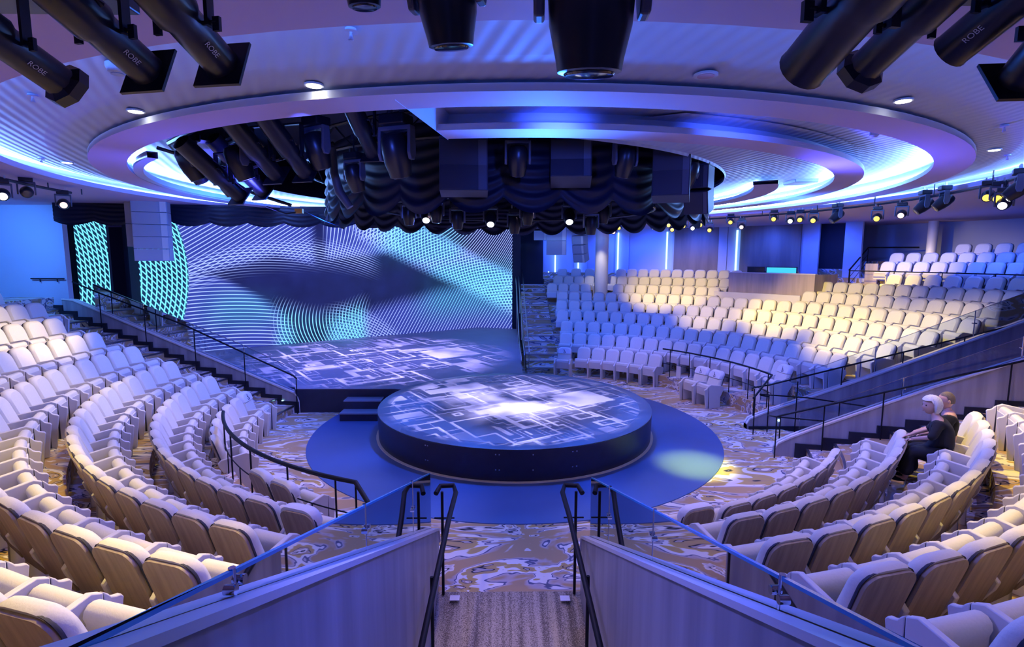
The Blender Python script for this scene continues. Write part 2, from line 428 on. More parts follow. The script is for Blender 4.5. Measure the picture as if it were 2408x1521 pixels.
wedge('floor_steps_right', 14, nfb, lambda r: acosd((8.95 - CY) / r))
EF = [CY + (6.85 + .5095 * (i - 1)) for i in range(0, 17)]
stair('floor_steps_far', EF, .82, 2.05, 'y', 1, 0)
EN = [CX + sqrt((6.85 + .5095 * (i - 1)) ** 2 - 4.1 ** 2) for i in range(0, 14)]
def in_frame(o, fr): o.location = (fr[0], fr[1], 0); o.rotation_euler = (0, 0, fr[2]); return o
def stringer(fr, x0, zoff, n, y0, y1):
    mb = MB()
    for i in range(n):
        e = x0 + .5095 * (i - 1); mb.box(e - .12, e + .5095 - .12, y0, y1, max(0, zstep(i) - .25), zstep(i) + .10)
    struct(in_frame(mb.obj('trim_stringer', M['blackmatte']), fr))
stringer(LF, 6.85, 0, 16, .0, .045)
stringer(NF, .86, 0, 12, -.045, .0)

# ---- sloping veneer walls with a pale capping and a navy channel for the glass
def slope_wall(name, axis, c0, c1, pts, base, round_end=True, fr=None):
    """pts: (along, top z) polyline; axis 'y' = wall runs along y between x=c0..c1"""
    poly = [(pts[0][0], base[0])] + [(a, z) for a, z in pts] + [(pts[-1][0], base[1])]
    mb = MB(); mb.mi = 0; mb.prism(poly, c0, c1, 'x' if axis == 'y' else 'y')
    # capping
    t = .035; w = c1 - c0
    a = [(p, z) for p, z in pts]; b = [(p, z + t) for p, z in pts][::-1]
    g0, g1 = c0 + w * .40, c0 + w * .58
    mb.mi = 1; mb.prism(a + b, c0 - .02, g0, 'x' if axis == 'y' else 'y'); mb.prism(a + b, g1, c1 + .02, 'x' if axis == 'y' else 'y')
    b2 = [(p, z + t * .35) for p, z in pts][::-1]
    mb.mi = 2; mb.prism(a + b2, g0, g1, 'x' if axis == 'y' else 'y')
    o = mb.obj(name, None, mats=[M['wallwood'], M['cap'], M['groove']])
    if fr: in_frame(o, fr)
    return struct(o)
slope_wall('wall_aisle_left', 'y', -1.00, -.85, [(6.56, .55), (6.50, .75), (6.40, .80), (.6, .80 + .48 * 5.8)], (-.1, -2.2))
slope_wall('wall_aisle_right', 'y', .97, 1.12, [(6.33, .55), (6.27, .76), (6.17, .81), (.6, .81 + .48 * 5.57)], (-.1, -2.2))
def rounded(x0, zl, xs, zs, s):
    return [(x0, .02)] + [(x0 + s * .30 * (1 - cos(t)), zl * .55 + zl * .42 * sin(t)) for t in (0, .4, .8, 1.2, 1.5)] + [(xs, zs)]
slope_wall('wall_passage_far', 'x', 12.84, 12.98, [(6.05, .0), (6.05, .12), (6.12, .24), (6.28, .31), (6.50, .40), (9.16, 1.34), (16, 1.34 + .3715 * 6.84)], (-.6, -1.7))
slope_wall('wall_passage_near', 'x', .0, .14, [(-.16, .0), (-.16, .16), (-.10, .26), (.02, .34), (.18, .43), (.72, .70), (2.74, 1.66), (4.2, 2.28), (9.5, 4.3)], (-.1, -1.7), fr=NF)
slope_wall('wall_stage_stair', 'x', -.15, .0, [(6.20, .0), (6.21, .30), (6.26, .44), (6.35, .53), (13.5, .53 + .336 * 7.15), (13.9, 2.96)], (0, 0), fr=LF)
mb = MB().box(6.1, 9.5, 12.80, 12.835, -.5, .07); struct(mb.obj('baseboard_passage', M['blackmatte']))

# ---- back walls, left wall
def arc_wall(name, r, b0, b1, z0, z1, m, t=.12, n=None):
    mb = MB(); sector(mb, r, r + t, b0, b1, z0, z1, n=n, bottom=True); return struct(mb.obj(name, M[m] if isinstance(m, str) else m))
arc_wall('wall_back', 16.3, 1.2, 52.7, 2.0, 5.9, 'bluewall')
arc_wall('wall_back_upper', 19.6, 49, 112, 2.5, 6.4, 'bluewall')
arc_wall('wall_back_panel', 16.2, 29.9, 37.4, 2.5, 5.8, 'brownpanel')
arc_wall('wall_back_panel', 16.2, 41.0, 50.2, 2.5, 5.8, 'brownpanel')
arc_wall('door_1', 16.9, 50.6, 56.2, 2.5, 5.9, 'darkwall')
arc_wall('wall_back_return', 16.3, 56.2, 58.5, 2.5, 6.0, 'bluewall')
mb = MB()
for b in (37.6, 40.2, 20.6, 12.9): 
    p0 = pol(b, 16.27); d = (pol(b + 1, 16.27) - p0).normalized()
    mb.box(-.35, .35, -.05, .05, 2.6, 5.8, Matrix.Translation(p0) @ Matrix.Rotation(-rad(b), 4, 'Z'))
struct(mb.obj('trim_back_pilasters', M['bluewall']))
for b, z0, lab in ((8.1, 3.0, 'upright blue-white light strip on the back wall, nearest the big screen'), (12.5, 3.0, 'upright blue-white light strip on the back wall, behind the hanging pale speakers'), (19.9, 3.0, 'upright blue-white light strip just right of the round column'), (28.7, 3.0, 'upright blue-white light strip at the left edge of the narrow brown panel'), (40.5, 3.0, 'upright blue-white light strip at the left edge of the wide brown panel')):
    mb = MB().box(-.035, .035, -.05, .0, z0, 5.55, Matrix.Translation(pol(b, 16.15)) @ Matrix.Rotation(-rad(b), 4, 'Z'))
    tag(mb.obj('light_strip', M['led_wall']), lab, 'wall light', 'upright light strips on the back wall')
mb = MB().box(-24, -12.95, 16.0, 16.18, 1.5, 6.0); mb.lathe([(1.0, 1.5), (1.0, 6.0)], 28, Matrix.Translation((-15.9, 16.5, 0)))
struct(mb.obj('wall_left', M['bluewall'], smooth_=True))
struct(MB().box(-24, -14.25, 18.3, 18.5, 0, 6.0).box(-13.05, -12.9, 18.6, 19.6, 0, 6.0).box(-13.1, -12.6, 19.3, 19.5, 0, 6).box(-24, 2, 27.9, 28.1, 0, 6.0).obj('wall_stage_back', M['darkwall']))
struct(MB().box(.40, .80, 26.7, 27.2, .0, 6.0).box(.30, .42, 26.85, 28, .0, 6.0).obj('wall_proscenium', M['darkwall']))
struct(MB().box(.80, 1.35, 28.6, 28.9, 2.0, 6).obj('wall_side', M['bluewall']))
# round columns
def column(b, r, z0, rr, lab):
    mb = MB().lathe([(rr, z0), (rr, 5.8)], 32, Matrix.Translation(pol(b, r))); o = mb.obj('column', M['panel'], smooth_=True)
    struct(o, lab)
column(18.4, 13.2, 1.9, .31, 'round pale column standing among the far seats'); column(63.6, 18.4, 3.6, .17, 'slim column lit yellow behind the top rows')

# ---- ceiling
def annulus(mb, ca, ra, za, cb, rb, zb, b0=0, b1=360, n=120):
    vs = []
    for i in range(n + 1):
        b = b0 + (b1 - b0) * i / n
        vs += [pol(b, ra, za, *ca), pol(b, rb, zb, *cb)]
    mb.add(vs, [(2 * i, 2 * i + 1, 2 * i + 3, 2 * i + 2) for i in range(n)])
C0 = (CX, CY)
mb = MB(); annulus(mb, C0, 9.40, 5.72, C0, 26, 5.72); annulus(mb, C0, 9.40, 5.72, C0, 9.40, 5.815); annulus(mb, C0, 9.40, 5.815, C0, 10.0, 5.80)
struct(mb.obj('ceiling_outer_soffit', M['soffit'], smooth_=True))
mb = MB(); annulus(mb, C0, 7.95, 5.765, C0, 8.6, 5.80); annulus(mb, C0, 8.6, 5.80, C0, 9.3, 5.91); annulus(mb, C0, 9.3, 5.91, C0, 9.95, 6.06); annulus(mb, C0, 9.95, 6.06, C0, 9.95, 5.80)
struct(mb.obj('ceiling_ribbed_ring', M['ribbed'], smooth_=True))
def slab(name, c, ro, ri, z0, z1, b0, b1, n=120, m='soffit', edge='ceil'):
    mb = MB(); mb.mi = 0; annulus(mb, c, ro, z0, c, ri, z0, b0, b1, n)
    mb.mi = 1; annulus(mb, c, ro, z0, c, ro, z1, b0, b1, n); annulus(mb, c, ri, z0, c, ri, z1, b0, b1, n); annulus(mb, c, ro, z1, c, ri, z1, b0, b1, n)
    return struct(mb.obj(name, None, mats=[M[m], M[edge]], smooth_=True))
slab('ceiling_ring_large', C0, 8.15, 7.68, 5.665, 5.735, 0, 360)
slab('ceiling_opening_rim', (-1.2, 12.5), 5.98, 5.84, 5.665, 5.76, -138, -75, m='ceil')
slab('ceiling_ring_small', C0, 6.78, 6.34, 5.665, 5.735, -40, 190.5)
OX, OY, OR = -1.2, 12.5, 5.8
mb = MB(); annulus(mb, C0, 8.0, 5.98, C0, 6.3, 5.90, -40, 190.5)
annulus(mb, C0, 8.0, 5.98, C0, 6.3, 5.90, -135, -40, 60)
annulus(mb, C0, 8.0, 5.74, C0, 8.0, 6.0, 0, 360)
struct(mb.obj('ceiling_middle_ring', M['ribbed'], smooth_=True))
mb = MB(); annulus(mb, C0, 6.5, 5.735, C0, 6.5, 5.95, 110, 190.5, 40); struct(mb.obj('trim_ring_upstand', M['ceil'], smooth_=True))
mb = MB(); annulus(mb, C0, 6.78, 5.90, (OX, OY), OR, 5.80, -25, 166); annulus(mb, (OX, OY), OR, 5.76, (OX, OY), OR + .05, 5.9, -25, 166)
struct(mb.obj('ceiling_inner_crescent', M['ribbed'], smooth_=True))
slab('ceiling_ring_inner', (.45, 13.2), 5.55, 5.1, 5.665, 5.735, -30, 120)
# white reveal at the end of the middle ring, where the lighting slot starts
e0 = pol(190.5, 6.3); e1 = pol(190.5, 8.0)
struct(MB().add([(e0.x, e0.y, 5.66), (e1.x, e1.y, 5.66), (e1.x + .10, e1.y + .02, 5.98), (e0.x + .10, e0.y + .02, 5.98)], [(0, 1, 2, 3)]).obj('trim_slot_reveal', M['ceil']))
# dark roof void over the lighting slot, and the closing roof
mb = MB(); annulus(mb, C0, 7.64, 5.73, C0, 7.64, 7.2, 185, 235, 30); mb.add([(-20, -8, 7.2), (20, -8, 7.2), (20, 32, 7.2), (-20, 32, 7.2)], [(0, 1, 2, 3)])
struct(mb.obj('ceiling_void', M['void']))
# hidden cove strips lie on top of the ring slabs
def cove(r, z, b0, b1, lab, m='led_cove', c=C0, w=.03):
    mb = MB(); n = 90; annulus(mb, c, r, z, c, r + w, z + .03, b0, b1, n)
    o = mb.obj('cove_light_strip', M[m]); tag(o, lab, 'strip light', 'cove strips around the ceiling rings')
    return o
cove(9.80, 5.82, -130, 130, 'long curved blue-white cove strip glowing around the outermost ceiling ring'); cove(9.80, 5.82, 130, 230, 'dimmer blue stretch of the outermost cove, nearest the camera', 'led_cove_low')
cove(7.80, 5.76, -40, 128, 'curved blue-white cove strip above the large pink ceiling ring')
cove(7.80, 5.76, -138, -41, 'curved blue-white cove strip above the large ceiling ring, on the left')
cove(6.44, 5.76, -20, 125, 'curved blue-white cove strip above the smaller ceiling ring')
cove(5.2, 5.745, -20, 110, 'curved blue-white cove strip above the innermost ceiling ring', c=(.45, 13.2))

# ---- stage
st = MB(); st.mi = 0
base_pts = [(-1.29 - 14.25 * .8192, 27.2 - 14.25 * .5735)]
P = [(-14.3, 18.6), (-14.3, 16.40), (-5.80, 14.50), (-5.70, 14.30), (-3.0, 14.30), (.2, 13.0), (.56, 16.2), (.62, 27.4), (-1.3, 27.4), (-13.2, 19.4)]
st.prism(P, STAGE_Z - .02, STAGE_Z - .004, 'z'); st.mi = 1; st.prism(P, 0, STAGE_Z - .02, 'z')
struct(st.obj('floor_stage', None, mats=[M['stagefloor'], M['darkpaint']]))
t = thing('thrust_stage', 'round raised stage with projected circuit pattern and dark skirt', 'stage', (SX, SY, 0))
mb = MB().lathe([(3.30, .03), (3.318, STAGE_Z - .03), (3.30, STAGE_Z - .012)], 96); mb.obj('skirt', M['darkpaint'], t, smooth_=True)
mb = MB().lathe([(3.30, STAGE_Z - .03), (3.318, STAGE_Z - .012), (3.30, STAGE_Z)], 96); mb.obj('rim', M['rim'], t, smooth_=True)
mb = MB().lathe([(3.03, STAGE_Z - .01), (3.03, STAGE_Z + .003)], 96); mb.obj('deck', M['stagefloor'], t, smooth_=True)
mb = MB().lathe([(3.36, .0), (3.36, .028), (3.33, .03)], 96); mb.obj('base_trim', M['cap'], t, smooth_=True)
mb = MB()
for bb in (186, 187.2, 212, 213, 160, 161.5, 175): 
    for zz in (.25, .55): mb.box(-.012, .012, -.01, .0, zz, zz + .02, Matrix.Translation((3.32 * sin(rad(bb)), 3.32 * cos(rad(bb)), 0)) @ Matrix.Rotation(-rad(bb - 180), 4, 'Z'))
mb.obj('bolt', M['steel'], t)
mb = MB(); 
nn = 110
mb.add([(0, 0, .012)] + [(4.883 * sin(2 * pi * i / nn), 4.883 * cos(2 * pi * i / nn), .012) for i in range(nn)] + [(4.89 * sin(2 * pi * i / nn), 4.89 * cos(2 * pi * i / nn), .0) for i in range(nn)],
       [(0, i + 1, (i + 1) % nn + 1) for i in range(nn)] + [(i + 1, nn + i + 1, nn + (i + 1) % nn + 1, (i + 1) % nn + 1) for i in range(nn)])
o = mb.obj('floor_disc', M['bluetint_floor'], loc=(SX, SY, 0)); struct(o)
t = thing('stage_steps', 'dark block of steps up to the stage, left of the round stage', 'steps', (-3.65, 13.9, 0))
for i, (y0, z) in enumerate(((-.42, .22), (-.02, .45))):
    MB().box(-.62, .35, y0, .38, 0, z - .03).obj('step', M['darkpaint'], t); MB().box(-.63, .36, y0 - .01, .38, z - .03, z).obj('tread', M['rim'], t)

# ---- LED screens
def screen(name, lab, p0, p1, a0, a1, z0, z1, nrm=.12):
    p0 = Vector((*p0, 0)); p1 = Vector((*p1, 0)); d = (p1 - p0).normalized(); nv = Vector((-d.y, d.x, 0)) * nrm
    t = thing(name, lab, 'screen', ((p0.x + p1.x) / 2, (p0.y + p1.y) / 2, z0)); o_ = Vector(t.location)
    vs = [Vector((p0.x, p0.y, z0)), Vector((p1.x, p1.y, z0)), Vector((p1.x, p1.y, z1)), Vector((p0.x, p0.y, z1))]
    o = mesh_obj('display', [v - o_ for v in vs], [(0, 1, 2, 3)], M['led'], t)
    uvl = o.data.uv_layers.new(name='UVMap')
    for l, u in zip(uvl.data, ((a0, 0), (a1, 0), (a1, z1 - z0), (a0, z1 - z0))): l.uv = u
    mb = MB(); v2 = [v + nv * .15 for v in vs] + [v + nv for v in vs]
    mb.add([v - o_ for v in v2], [(0, 1, 2, 3), (4, 7, 6, 5), (0, 4, 5, 1), (1, 5, 6, 2), (2, 6, 7, 3), (3, 7, 4, 0)]); mb.obj('housing', M['darkwall'], t)
    return t
screen('led_screen', 'huge screen of flowing blue and white lines behind the stage', (-12.96, 19.03), (-1.29, 27.2), 14.25, 0, STAGE_Z, 5.70)
screen('led_screen', 'narrow end screen angled forward beside the right end of the huge screen', (-1.29, 27.2), (.38, 26.73), 0, -1.75, STAGE_Z, 5.70)
screen('led_screen', 'tall slim screen of cyan lattice at far left of the stage', (-14.2, 18.0), (-13.15, 18.0), 14.25, 13.2, STAGE_Z, 5.70)

# ------------------------------------------------------------------ seats
def rrect(w, h0, h1, r, n=5, lowr=.04):
    pts = []
    for (cx_, cz_, a0, rr) in ((w - r, h1 - r, 0, r), (-w + r, h1 - r, 90, r), (-w + lowr, h0 + lowr, 180, lowr), (w - lowr, h0 + lowr, 270, lowr)):
        for i in range(n + 1):
            a = rad(a0 + 90 * i / n); pts.append((cx_ + rr * cos(a), cz_ + rr * sin(a)))
    return pts
def lean(z): return -.055 - (z - .30) * .30
def pad(outline, y_front, thick, crown=.02, sc=.93):
    """soft slab that follows an outline in x,z and leans back; rounded edges"""
    n = len(outline); cx_ = sum(p[0] for p in outline) / n; cz_ = sum(p[1] for p in outline) / n
    rings = []
    for s_, dy in ((sc - .08, thick * .5 + crown), (sc, thick * .47), (1.0, thick * .18), (1.0, -thick * .25), (sc + .02, -thick * .5)):
        rings.append([(cx_ + (x - cx_) * s_, y_front + dy + lean(z), cz_ + (z - cz_) * s_) for x, z in outline])
    vs = [p for r in rings for p in r]; fs = []
    for i in range(len(rings) - 1):
        for k in range(n): fs.append((i * n + k, i * n + (k + 1) % n, (i + 1) * n + (k + 1) % n, (i + 1) * n + k))
    fs += [tuple(range(n)), tuple((len(rings) - 1) * n + k for k in range(n))[::-1]]
    return vs, fs
def seat_meshes():
    R = {}
    lean_ = lean
    mb = MB(); mb.add(*pad(rrect(.245, .50, 1.0, .15, 5), .0, .11)); R['backrest'] = mb.obj('backrest', M['fabric'], smooth_=True)
    mb = MB(); mb.mi = 0; mb.add(*pad(rrect(.238, .26, .965, .12, 5), -.062, .05, 0, .97)); mb.mi = 1
    mb.add(*pad(rrect(.247, .50, .98, .125, 5), -.045, .026, 0, .98)); R['shell'] = mb.obj('back_shell', None, mats=[M['shell'], M['seam']], smooth_=True)
    # tipped-up seat: roll on top, pan hanging below
    prof = [(.150, .36), (.150, .52), (.135, .57), (.145, .615), (.175, .645), (.215, .65), (.255, .635), (.275, .595), (.275, .55), (.262, .36)]
    mb = MB(); mb.prism(prof, -.222, .222, 'x'); R['cushion'] = mb.obj('seat_cushion', M['fabric'], smooth_=True, bevel=.012)
    mb = MB(); mb.prism([(.262, .34), (.285, .34), (.297, .57), (.277, .57)], -.225, .225, 'x'); R['pan'] = mb.obj('seat_pan', M['panel'])
    R['down'] = MB().box(-.222, .222, -.08, .36, .38, .46).obj('seat_cushion', M['fabric'], bevel=.03)
    R['downpan'] = MB().box(-.225, .225, -.08, .34, .345, .378).obj('seat_pan', M['panel'])
    side = [(-.13, .0), (.27, .0), (.28, .30), (.295, .645), (.22, .685), (-.19, .615), (-.245, .56), (-.22, .48), (-.12, .30)]
    wing = [(.30, .0), (.37, .0), (.40, .30), (.425, .50), (.432, .535), (.415, .56), (.38, .57), (.35, .585), (.33, .615), (.30, .645)]
    mb = MB(); mb.mi = 0; mb.prism(side, -.028, .028, 'x'); mb.prism(wing, -.024, .024, 'x'); mb.mi = 1; mb.prism([(.272, .0), (.304, .0), (.304, .635), (.285, .635)], -.02, .02, 'x')
    R['side'] = mb.obj('side_panel', None, mats=[M['panel'], M['seam']], bevel=.009, smooth_=True)
    # flat cover panel used on transfer seats
    mb = MB(); ol = rrect(.25, .80, 1.012, .13, 5, .02); mb.add(*pad(ol, .004, .135)); R['hood'] = mb.obj('headrest_cover', M['cover'], smooth_=True)
    # wheelchair symbol lying on the front of the cover
    mb = MB()
    def yf(z): return .004 + .0675 + .024 + lean(z)
    def stroke(pts, w=.011):
        vs = [(x, yf(z), z) for x, z in pts]; mb.tube(vs, w * .55, 5)
    stroke([(.0 + .032 * cos(a), .865 + .032 * sin(a)) for a in [rad(t) for t in range(120, 400, 20)]])
    stroke([(.012, .935), (.004, .895), (-.022, .893)]); stroke([(.004, .893), (-.028, .888), (-.042, .85), (-.056, .852)]); stroke([(.010, .918), (-.022, .915)])
    mb.lathe([(.001, -.004), (.011, -.002), (.011, .004), (.001, .006)], 10, Matrix.Translation((.014, yf(.955), .955)), ax='y')
    R['symbol'] = mb.obj('wheelchair_symbol', M['sign'])
    for o in R.values(): COL.objects.unlink(o)
    return R
SM = seat_meshes()
def part(src, parent, x=0):
    o = src.copy(); COL.objects.link(o); o.parent = parent; o.location = (x, 0, 0); return o
def make_seat(k, b, pitch_deg, last, label, group, sign=False, r=None, cover=False, down=False):
    r = r if r else RB(k); rs = r - .27
    p = pol(b, rs, FZ(k)); t = thing('theatre_seat', label, 'seat', p, (0, 0, pi - rad(b)), group)
    part(SM['backrest'], t); part(SM['shell'], t); part(SM['down'] if down else SM['cushion'], t); part(SM['downpan'] if down else SM['pan'], t)
    h = .268
    part(SM['side'], t, -h)
    if last: part(SM['side'], t, h)
    if sign or cover:
        c = part(SM['hood'], t)
        if sign:
            c2 = part(SM['symbol'], c)
    return t
ORD = 'first second third fourth fifth sixth seventh eighth ninth tenth eleventh twelfth thirteenth fourteenth fifteenth sixteenth seventeenth eighteenth nineteenth twentieth'.split()
def ordn(i):
    if i <= 20: return ORD[i - 1]
    if i < 30: return 'twenty-' + ORD[i - 21]
    if i == 30: return 'thirtieth'
    return 'thirty-' + ORD[i - 31]
seats = []   # k, bearing, label, group, last, sign, r, cover
def run(k, b0, b1, n, lab, group, last_end=True, r=None, cover=False, skip=()):
    for i in range(n):
        b = b0 + (b1 - b0) * (i / (n - 1) if n > 1 else 0)
        if i in skip: continue
        seats.append(dict(k=k, b=b, lab=lab % ordn(i + 1), g=group, last=(i == n - 1) or (i + 1 in skip), r=r, cover=cover, sign=False))
FARN = {2: (14.7, 76.6, 16), 3: (13.9, 83.2, 20), 4: (12.0, 85.8, 23), 5: (11.2, 86.6, 26), 6: (10.9, 87.0, 29)}
run(1, 21.6, 44.4, 6, 'cream theatre seat, %s from the stairs, in the short front row facing the camera', 'front row of the far block')
for k, (b0, b1, n) in FARN.items():
    run(k, b0, b1, n, 'cream theatre seat, %s from the stairs in the ' + ORD[k - 1] + ' row up, far block', 'far block seats')
run(7, 8.3, 15.5, 4, 'cream theatre seat, %s from the stairs, seventh row up, left of the column', 'far block seats')
run(7, 22.4, 41.6, 9, 'cream theatre seat, %s from the round column, seventh row up, far block', 'far block seats')
run(7, 58.7, 87.5, 13, 'cream theatre seat, %s from the control desk, seventh row up, right of the desk', 'far block seats')
run(8, 9.3, 15.7, 4, 'cream theatre seat, %s from the stairs, eighth row up, left of the column', 'far block seats')
run(8, 20.2, 42.0, 11, 'cream theatre seat, %s from the round column, eighth row up, far block', 'far block seats')
run(8, 58.9, 88.0, 14, 'cream theatre seat, %s from the control desk, eighth row up, right of the desk', 'far block seats')
run(9, 9.8, 15.3, 3, 'dim theatre seat, %s from the stairs, back row, left of the column', 'far block seats')
run(9, 21.4, 42.5, 11, 'cream theatre seat, %s from the round column, back row before the wall', 'far block seats')
run(9, 66.3, 88, 10, 'dim blue theatre seat, %s from the left, ninth row up by the right edge', 'upper right seats')
run(10, 63.2, 88, 13, 'cream theatre seat, %s from the left, behind the black upper rail', 'upper right seats')
run(11, 62.4, 88, 14, 'cream theatre seat, %s from the left, second row behind the upper rail', 'upper right seats')
run(12, 68, 88, 11, 'dim theatre seat, %s from the left, topmost row against the wall', 'upper right seats')
run(1, -98.0, -121.5, 6, 'cream theatre seat, %s from the left stage stairs, curved front row', 'left block seats')
run(1, -140.8, -146.2, 2, 'theatre seat with a white plastic cover, %s behind the curved black rail', 'covered seats', r=6.62, cover=True)
LEFTN = {2: (-92.3, -153.6, 16), 3: (-90.9, -159.0, 20), 4: (-89.6, -162.3, 23), 5: (-88.9, -163.4, 26), 6: (-88.5, -164, 29), 7: (-85.6, -150, 29), 8: (-86.2, -150, 29)}
for k, (b0, b1, n) in LEFTN.items():
    run(k, b0, b1, n, 'cream theatre seat, %s from the stage stairs, ' + ORD[k - 1] + ' curved row of the left block', 'left block seats')
NEARN = {1: (156.6, 129.5, 7), 2: (162.6, 125.4, 10), 3: (165.4, 121.3, 13), 4: (166.1, 117.5, 16), 5: (166.6, 115, 18), 6: (167, 113, 21)}
for k, (b0, b1, n) in NEARN.items():
    run(k, b0, b1, n, 'cream theatre seat seen from behind, %s from the central aisle, ' + ORD[k - 1] + ' row, right front block', 'right front block seats')
def single(k, b, r, lab, sign=True, cover=False): seats.append(dict(k=k, b=b, lab=lab, g='accessible seats', last=True, r=r, cover=cover, sign=sign))
single(1, 64.3, 6.12, 'front seat with wheelchair symbol on white cover, left one of the pair')
single(1, 69.6, 6.12, 'front seat with wheelchair symbol on white cover, right one of the pair')
single(1, 15.9, 6.35, 'pale seat with wheelchair symbol at the foot of the far stairs')
single(2, 81.4, 7.25, 'blue-lit seat with wheelchair symbol at the end of the second row')
single(1, -93.3, 6.75, 'white seat with wheelchair symbol at the foot of the stage stairs')
single(2, -158.2, 7.62, 'blue-lit covered seat next to the glass of the left aisle wall', sign=False, cover=True)
single(1, 161.6, 6.65, 'white covered seat beside the right aisle glass, nearest the stage', sign=False, cover=True)
vis = []
for s_ in seats:
    p = pol(s_['b'], (s_['r'] or RB(s_['k'])) - .2, FZ(s_['k']) + .6); u, v, d = proj(p)
    if -130 < u < 2540 and 350 < v < 1640 and d > .6: s_['d'] = d; vis.append(s_)
vis.sort(key=lambda s_: s_['d'])
keep = [s_ for s_ in vis if s_['sign'] or s_['cover']]
rest = [s_ for s_ in vis if not (s_['sign'] or s_['cover'])]
ind = keep + rest[:300 - len(keep)]; bulk = rest[300 - len(keep):]
for s_ in ind:
    make_seat(s_['k'], s_['b'], 0, s_['last'], s_['lab'], s_['g'], s_['sign'], s_['r'], s_['cover'], down=(s_['k'] == 3 and (abs(s_['b'] - 128.65) < .3 or abs(s_['b'] - 124.98) < .3)))
# the remaining, most distant seats: one object
bv, bf, bi = [], [], []
bm_mats = [M['fabric'], M['shell'], M['seam'], M['panel']]
srcs = [('backrest', {0: 0}, 0), ('shell', {0: 1, 1: 2}, 0), ('cushion', {0: 0}, 0), ('pan', {0: 3}, 0), ('side', {0: 3, 1: 2}, -.268)]
for s_ in bulk:
    T = Matrix.Translation(pol(s_['b'], RB(s_['k']) - .27, FZ(s_['k']))) @ Matrix.Rotation(pi - rad(s_['b']), 4, 'Z')
    for nm, mp, x in srcs + ([('side', {0: 3, 1: 2}, .268)] if s_['last'] else []):
        me = SM[nm].data; b = len(bv)
        bv += [tuple(T @ (v.co + Vector((x, 0, 0)))) for v in me.vertices]
        for pg in me.polygons: bf.append(tuple(b + q for q in pg.vertices)); bi.append(mp[pg.material_index])
o = mesh_obj('distant_seats', bv, bf, None, smooth_=True, mats=bm_mats, idx=bi)
tag(o, 'rows of small cream theatre seats farthest from the camera, high at the back', 'seats', 'far block seats', 'stuff')
try: o.data.set_sharp_from_angle(angle=rad(42))
except Exception: pass
print('seats', len(vis), len(ind), len(bulk))
# ------------------------------------------------------------------ rails
def handrail(label, pts, posts, r=.024, pr=.014, m='rail', group=None, mids=(), name='handrail', panels=()):
    """pts: top rail polyline; posts: list of (x,y,z0,z1)"""
    o_ = Vector(posts[0][:3]) if posts else Vector(pts[0])
    t = thing(name, label, 'handrail', o_, group=group)
    MB().tube([Vector(p) - o_ for p in pts], r, 10).obj('top_rail', M[m], t, smooth_=True)
    for x, y, z0, z1 in posts:
        MB().tube([Vector((x, y, z0)) - o_, Vector((x, y, z1)) - o_], pr, 8).obj('post', M[m], t, smooth_=True)
    for q in mids: MB().tube([Vector(p) - o_ for p in q], .010, 6).obj('mid_rail', M[m], t, smooth_=True)
    for p_, ang, wd, z0, z1, hh in panels:
        T = Matrix.Translation(Vector((p_[0], p_[1], 0)) - Vector((o_.x, o_.y, o_.z))) @ Matrix.Rotation(ang, 4, 'Z')
        MB().box(-wd / 2, wd / 2, -.012, .012, z0, z1, T).obj('infill_panel', M[hh], t)
    return t
z2 = FZ(2)
bs = [48 + (87 - 48) * i / 16 for i in range(17)]
pts = [pol(b, 6.40, z2 + .90) for b in bs] + [Vector((6.35, 12.75, 1.10)), Vector((5.95, 12.35, .92))]
handrail('curved black rail in front of the far second row, above the pair of wheelchair seats', pts,
         [(*pol(b, 6.40)[:2], z2, z2 + .90) for b in (50.5, 57, 64, 71, 78, 85.5)] + [(6.02, 12.42, 0, .95)],
         mids=[[pol(b, 6.40, z2 + .42) for b in bs]],
         panels=[(pol(53.5, 6.40), -rad(53.5), .16, z2 + .02, z2 + .42, 'panel'), (pol(82.0, 6.40), -rad(82.0), .16, z2 + .02, z2 + .42, 'panel')])
bs = [-115 - 43 * i / 18 for i in range(19)]
pts = [pol(b, 6.55, z2 + .86) for b in bs] + [Vector((-1.72, 6.55, 1.05))]
handrail('thick curved black rail before the second row on the left, ending by the aisle', pts,
         [(*pol(b, 6.55)[:2], z2, z2 + .86) for b in (-115.5, -121, -128, -137, -146.5, -155)] + [(*pol(-158, 6.55)[:2], 0, z2 + .86), (-1.78, 6.60, 0, 1.07)], r=.032,
         mids=[[pol(b, 6.55, z2 + .40) for b in bs]] + [[pol(b, 6.55, z2), pol(b, 6.55, z2 + .40)] for b in (-118, -124.5, -132.5, -141.5, -151)])
# aisle handrails
for sx, lab in ((-1, 'black handrail of the central ramp, left side, below the glass'), (1, 'black handrail of the central ramp, right side, below the glass')):
    c = .06; X = lambda d: c + sx * d
    pts = [(X(.90), 6.25, 1.36), (X(.86), 6.38, 1.40), (X(.70), 6.42, 1.39), (X(.66), 6.30, 1.35), (X(.70), 5.9, 1.24), (X(.80), 4.4, .78), (X(.86), 3.0, .36), (X(.88), 2.0, .06)]
    handrail(lab, pts, [(X(.83), 6.30, .0, 1.36), (X(.80), 5.1, -.38, 1.0), (X(.84), 3.6, -.84, .54)], r=.031, pr=.018, group='central ramp handrails',
             mids=[[(X(.93), 6.30, 1.02), (X(.68), 6.30, 1.02)]])
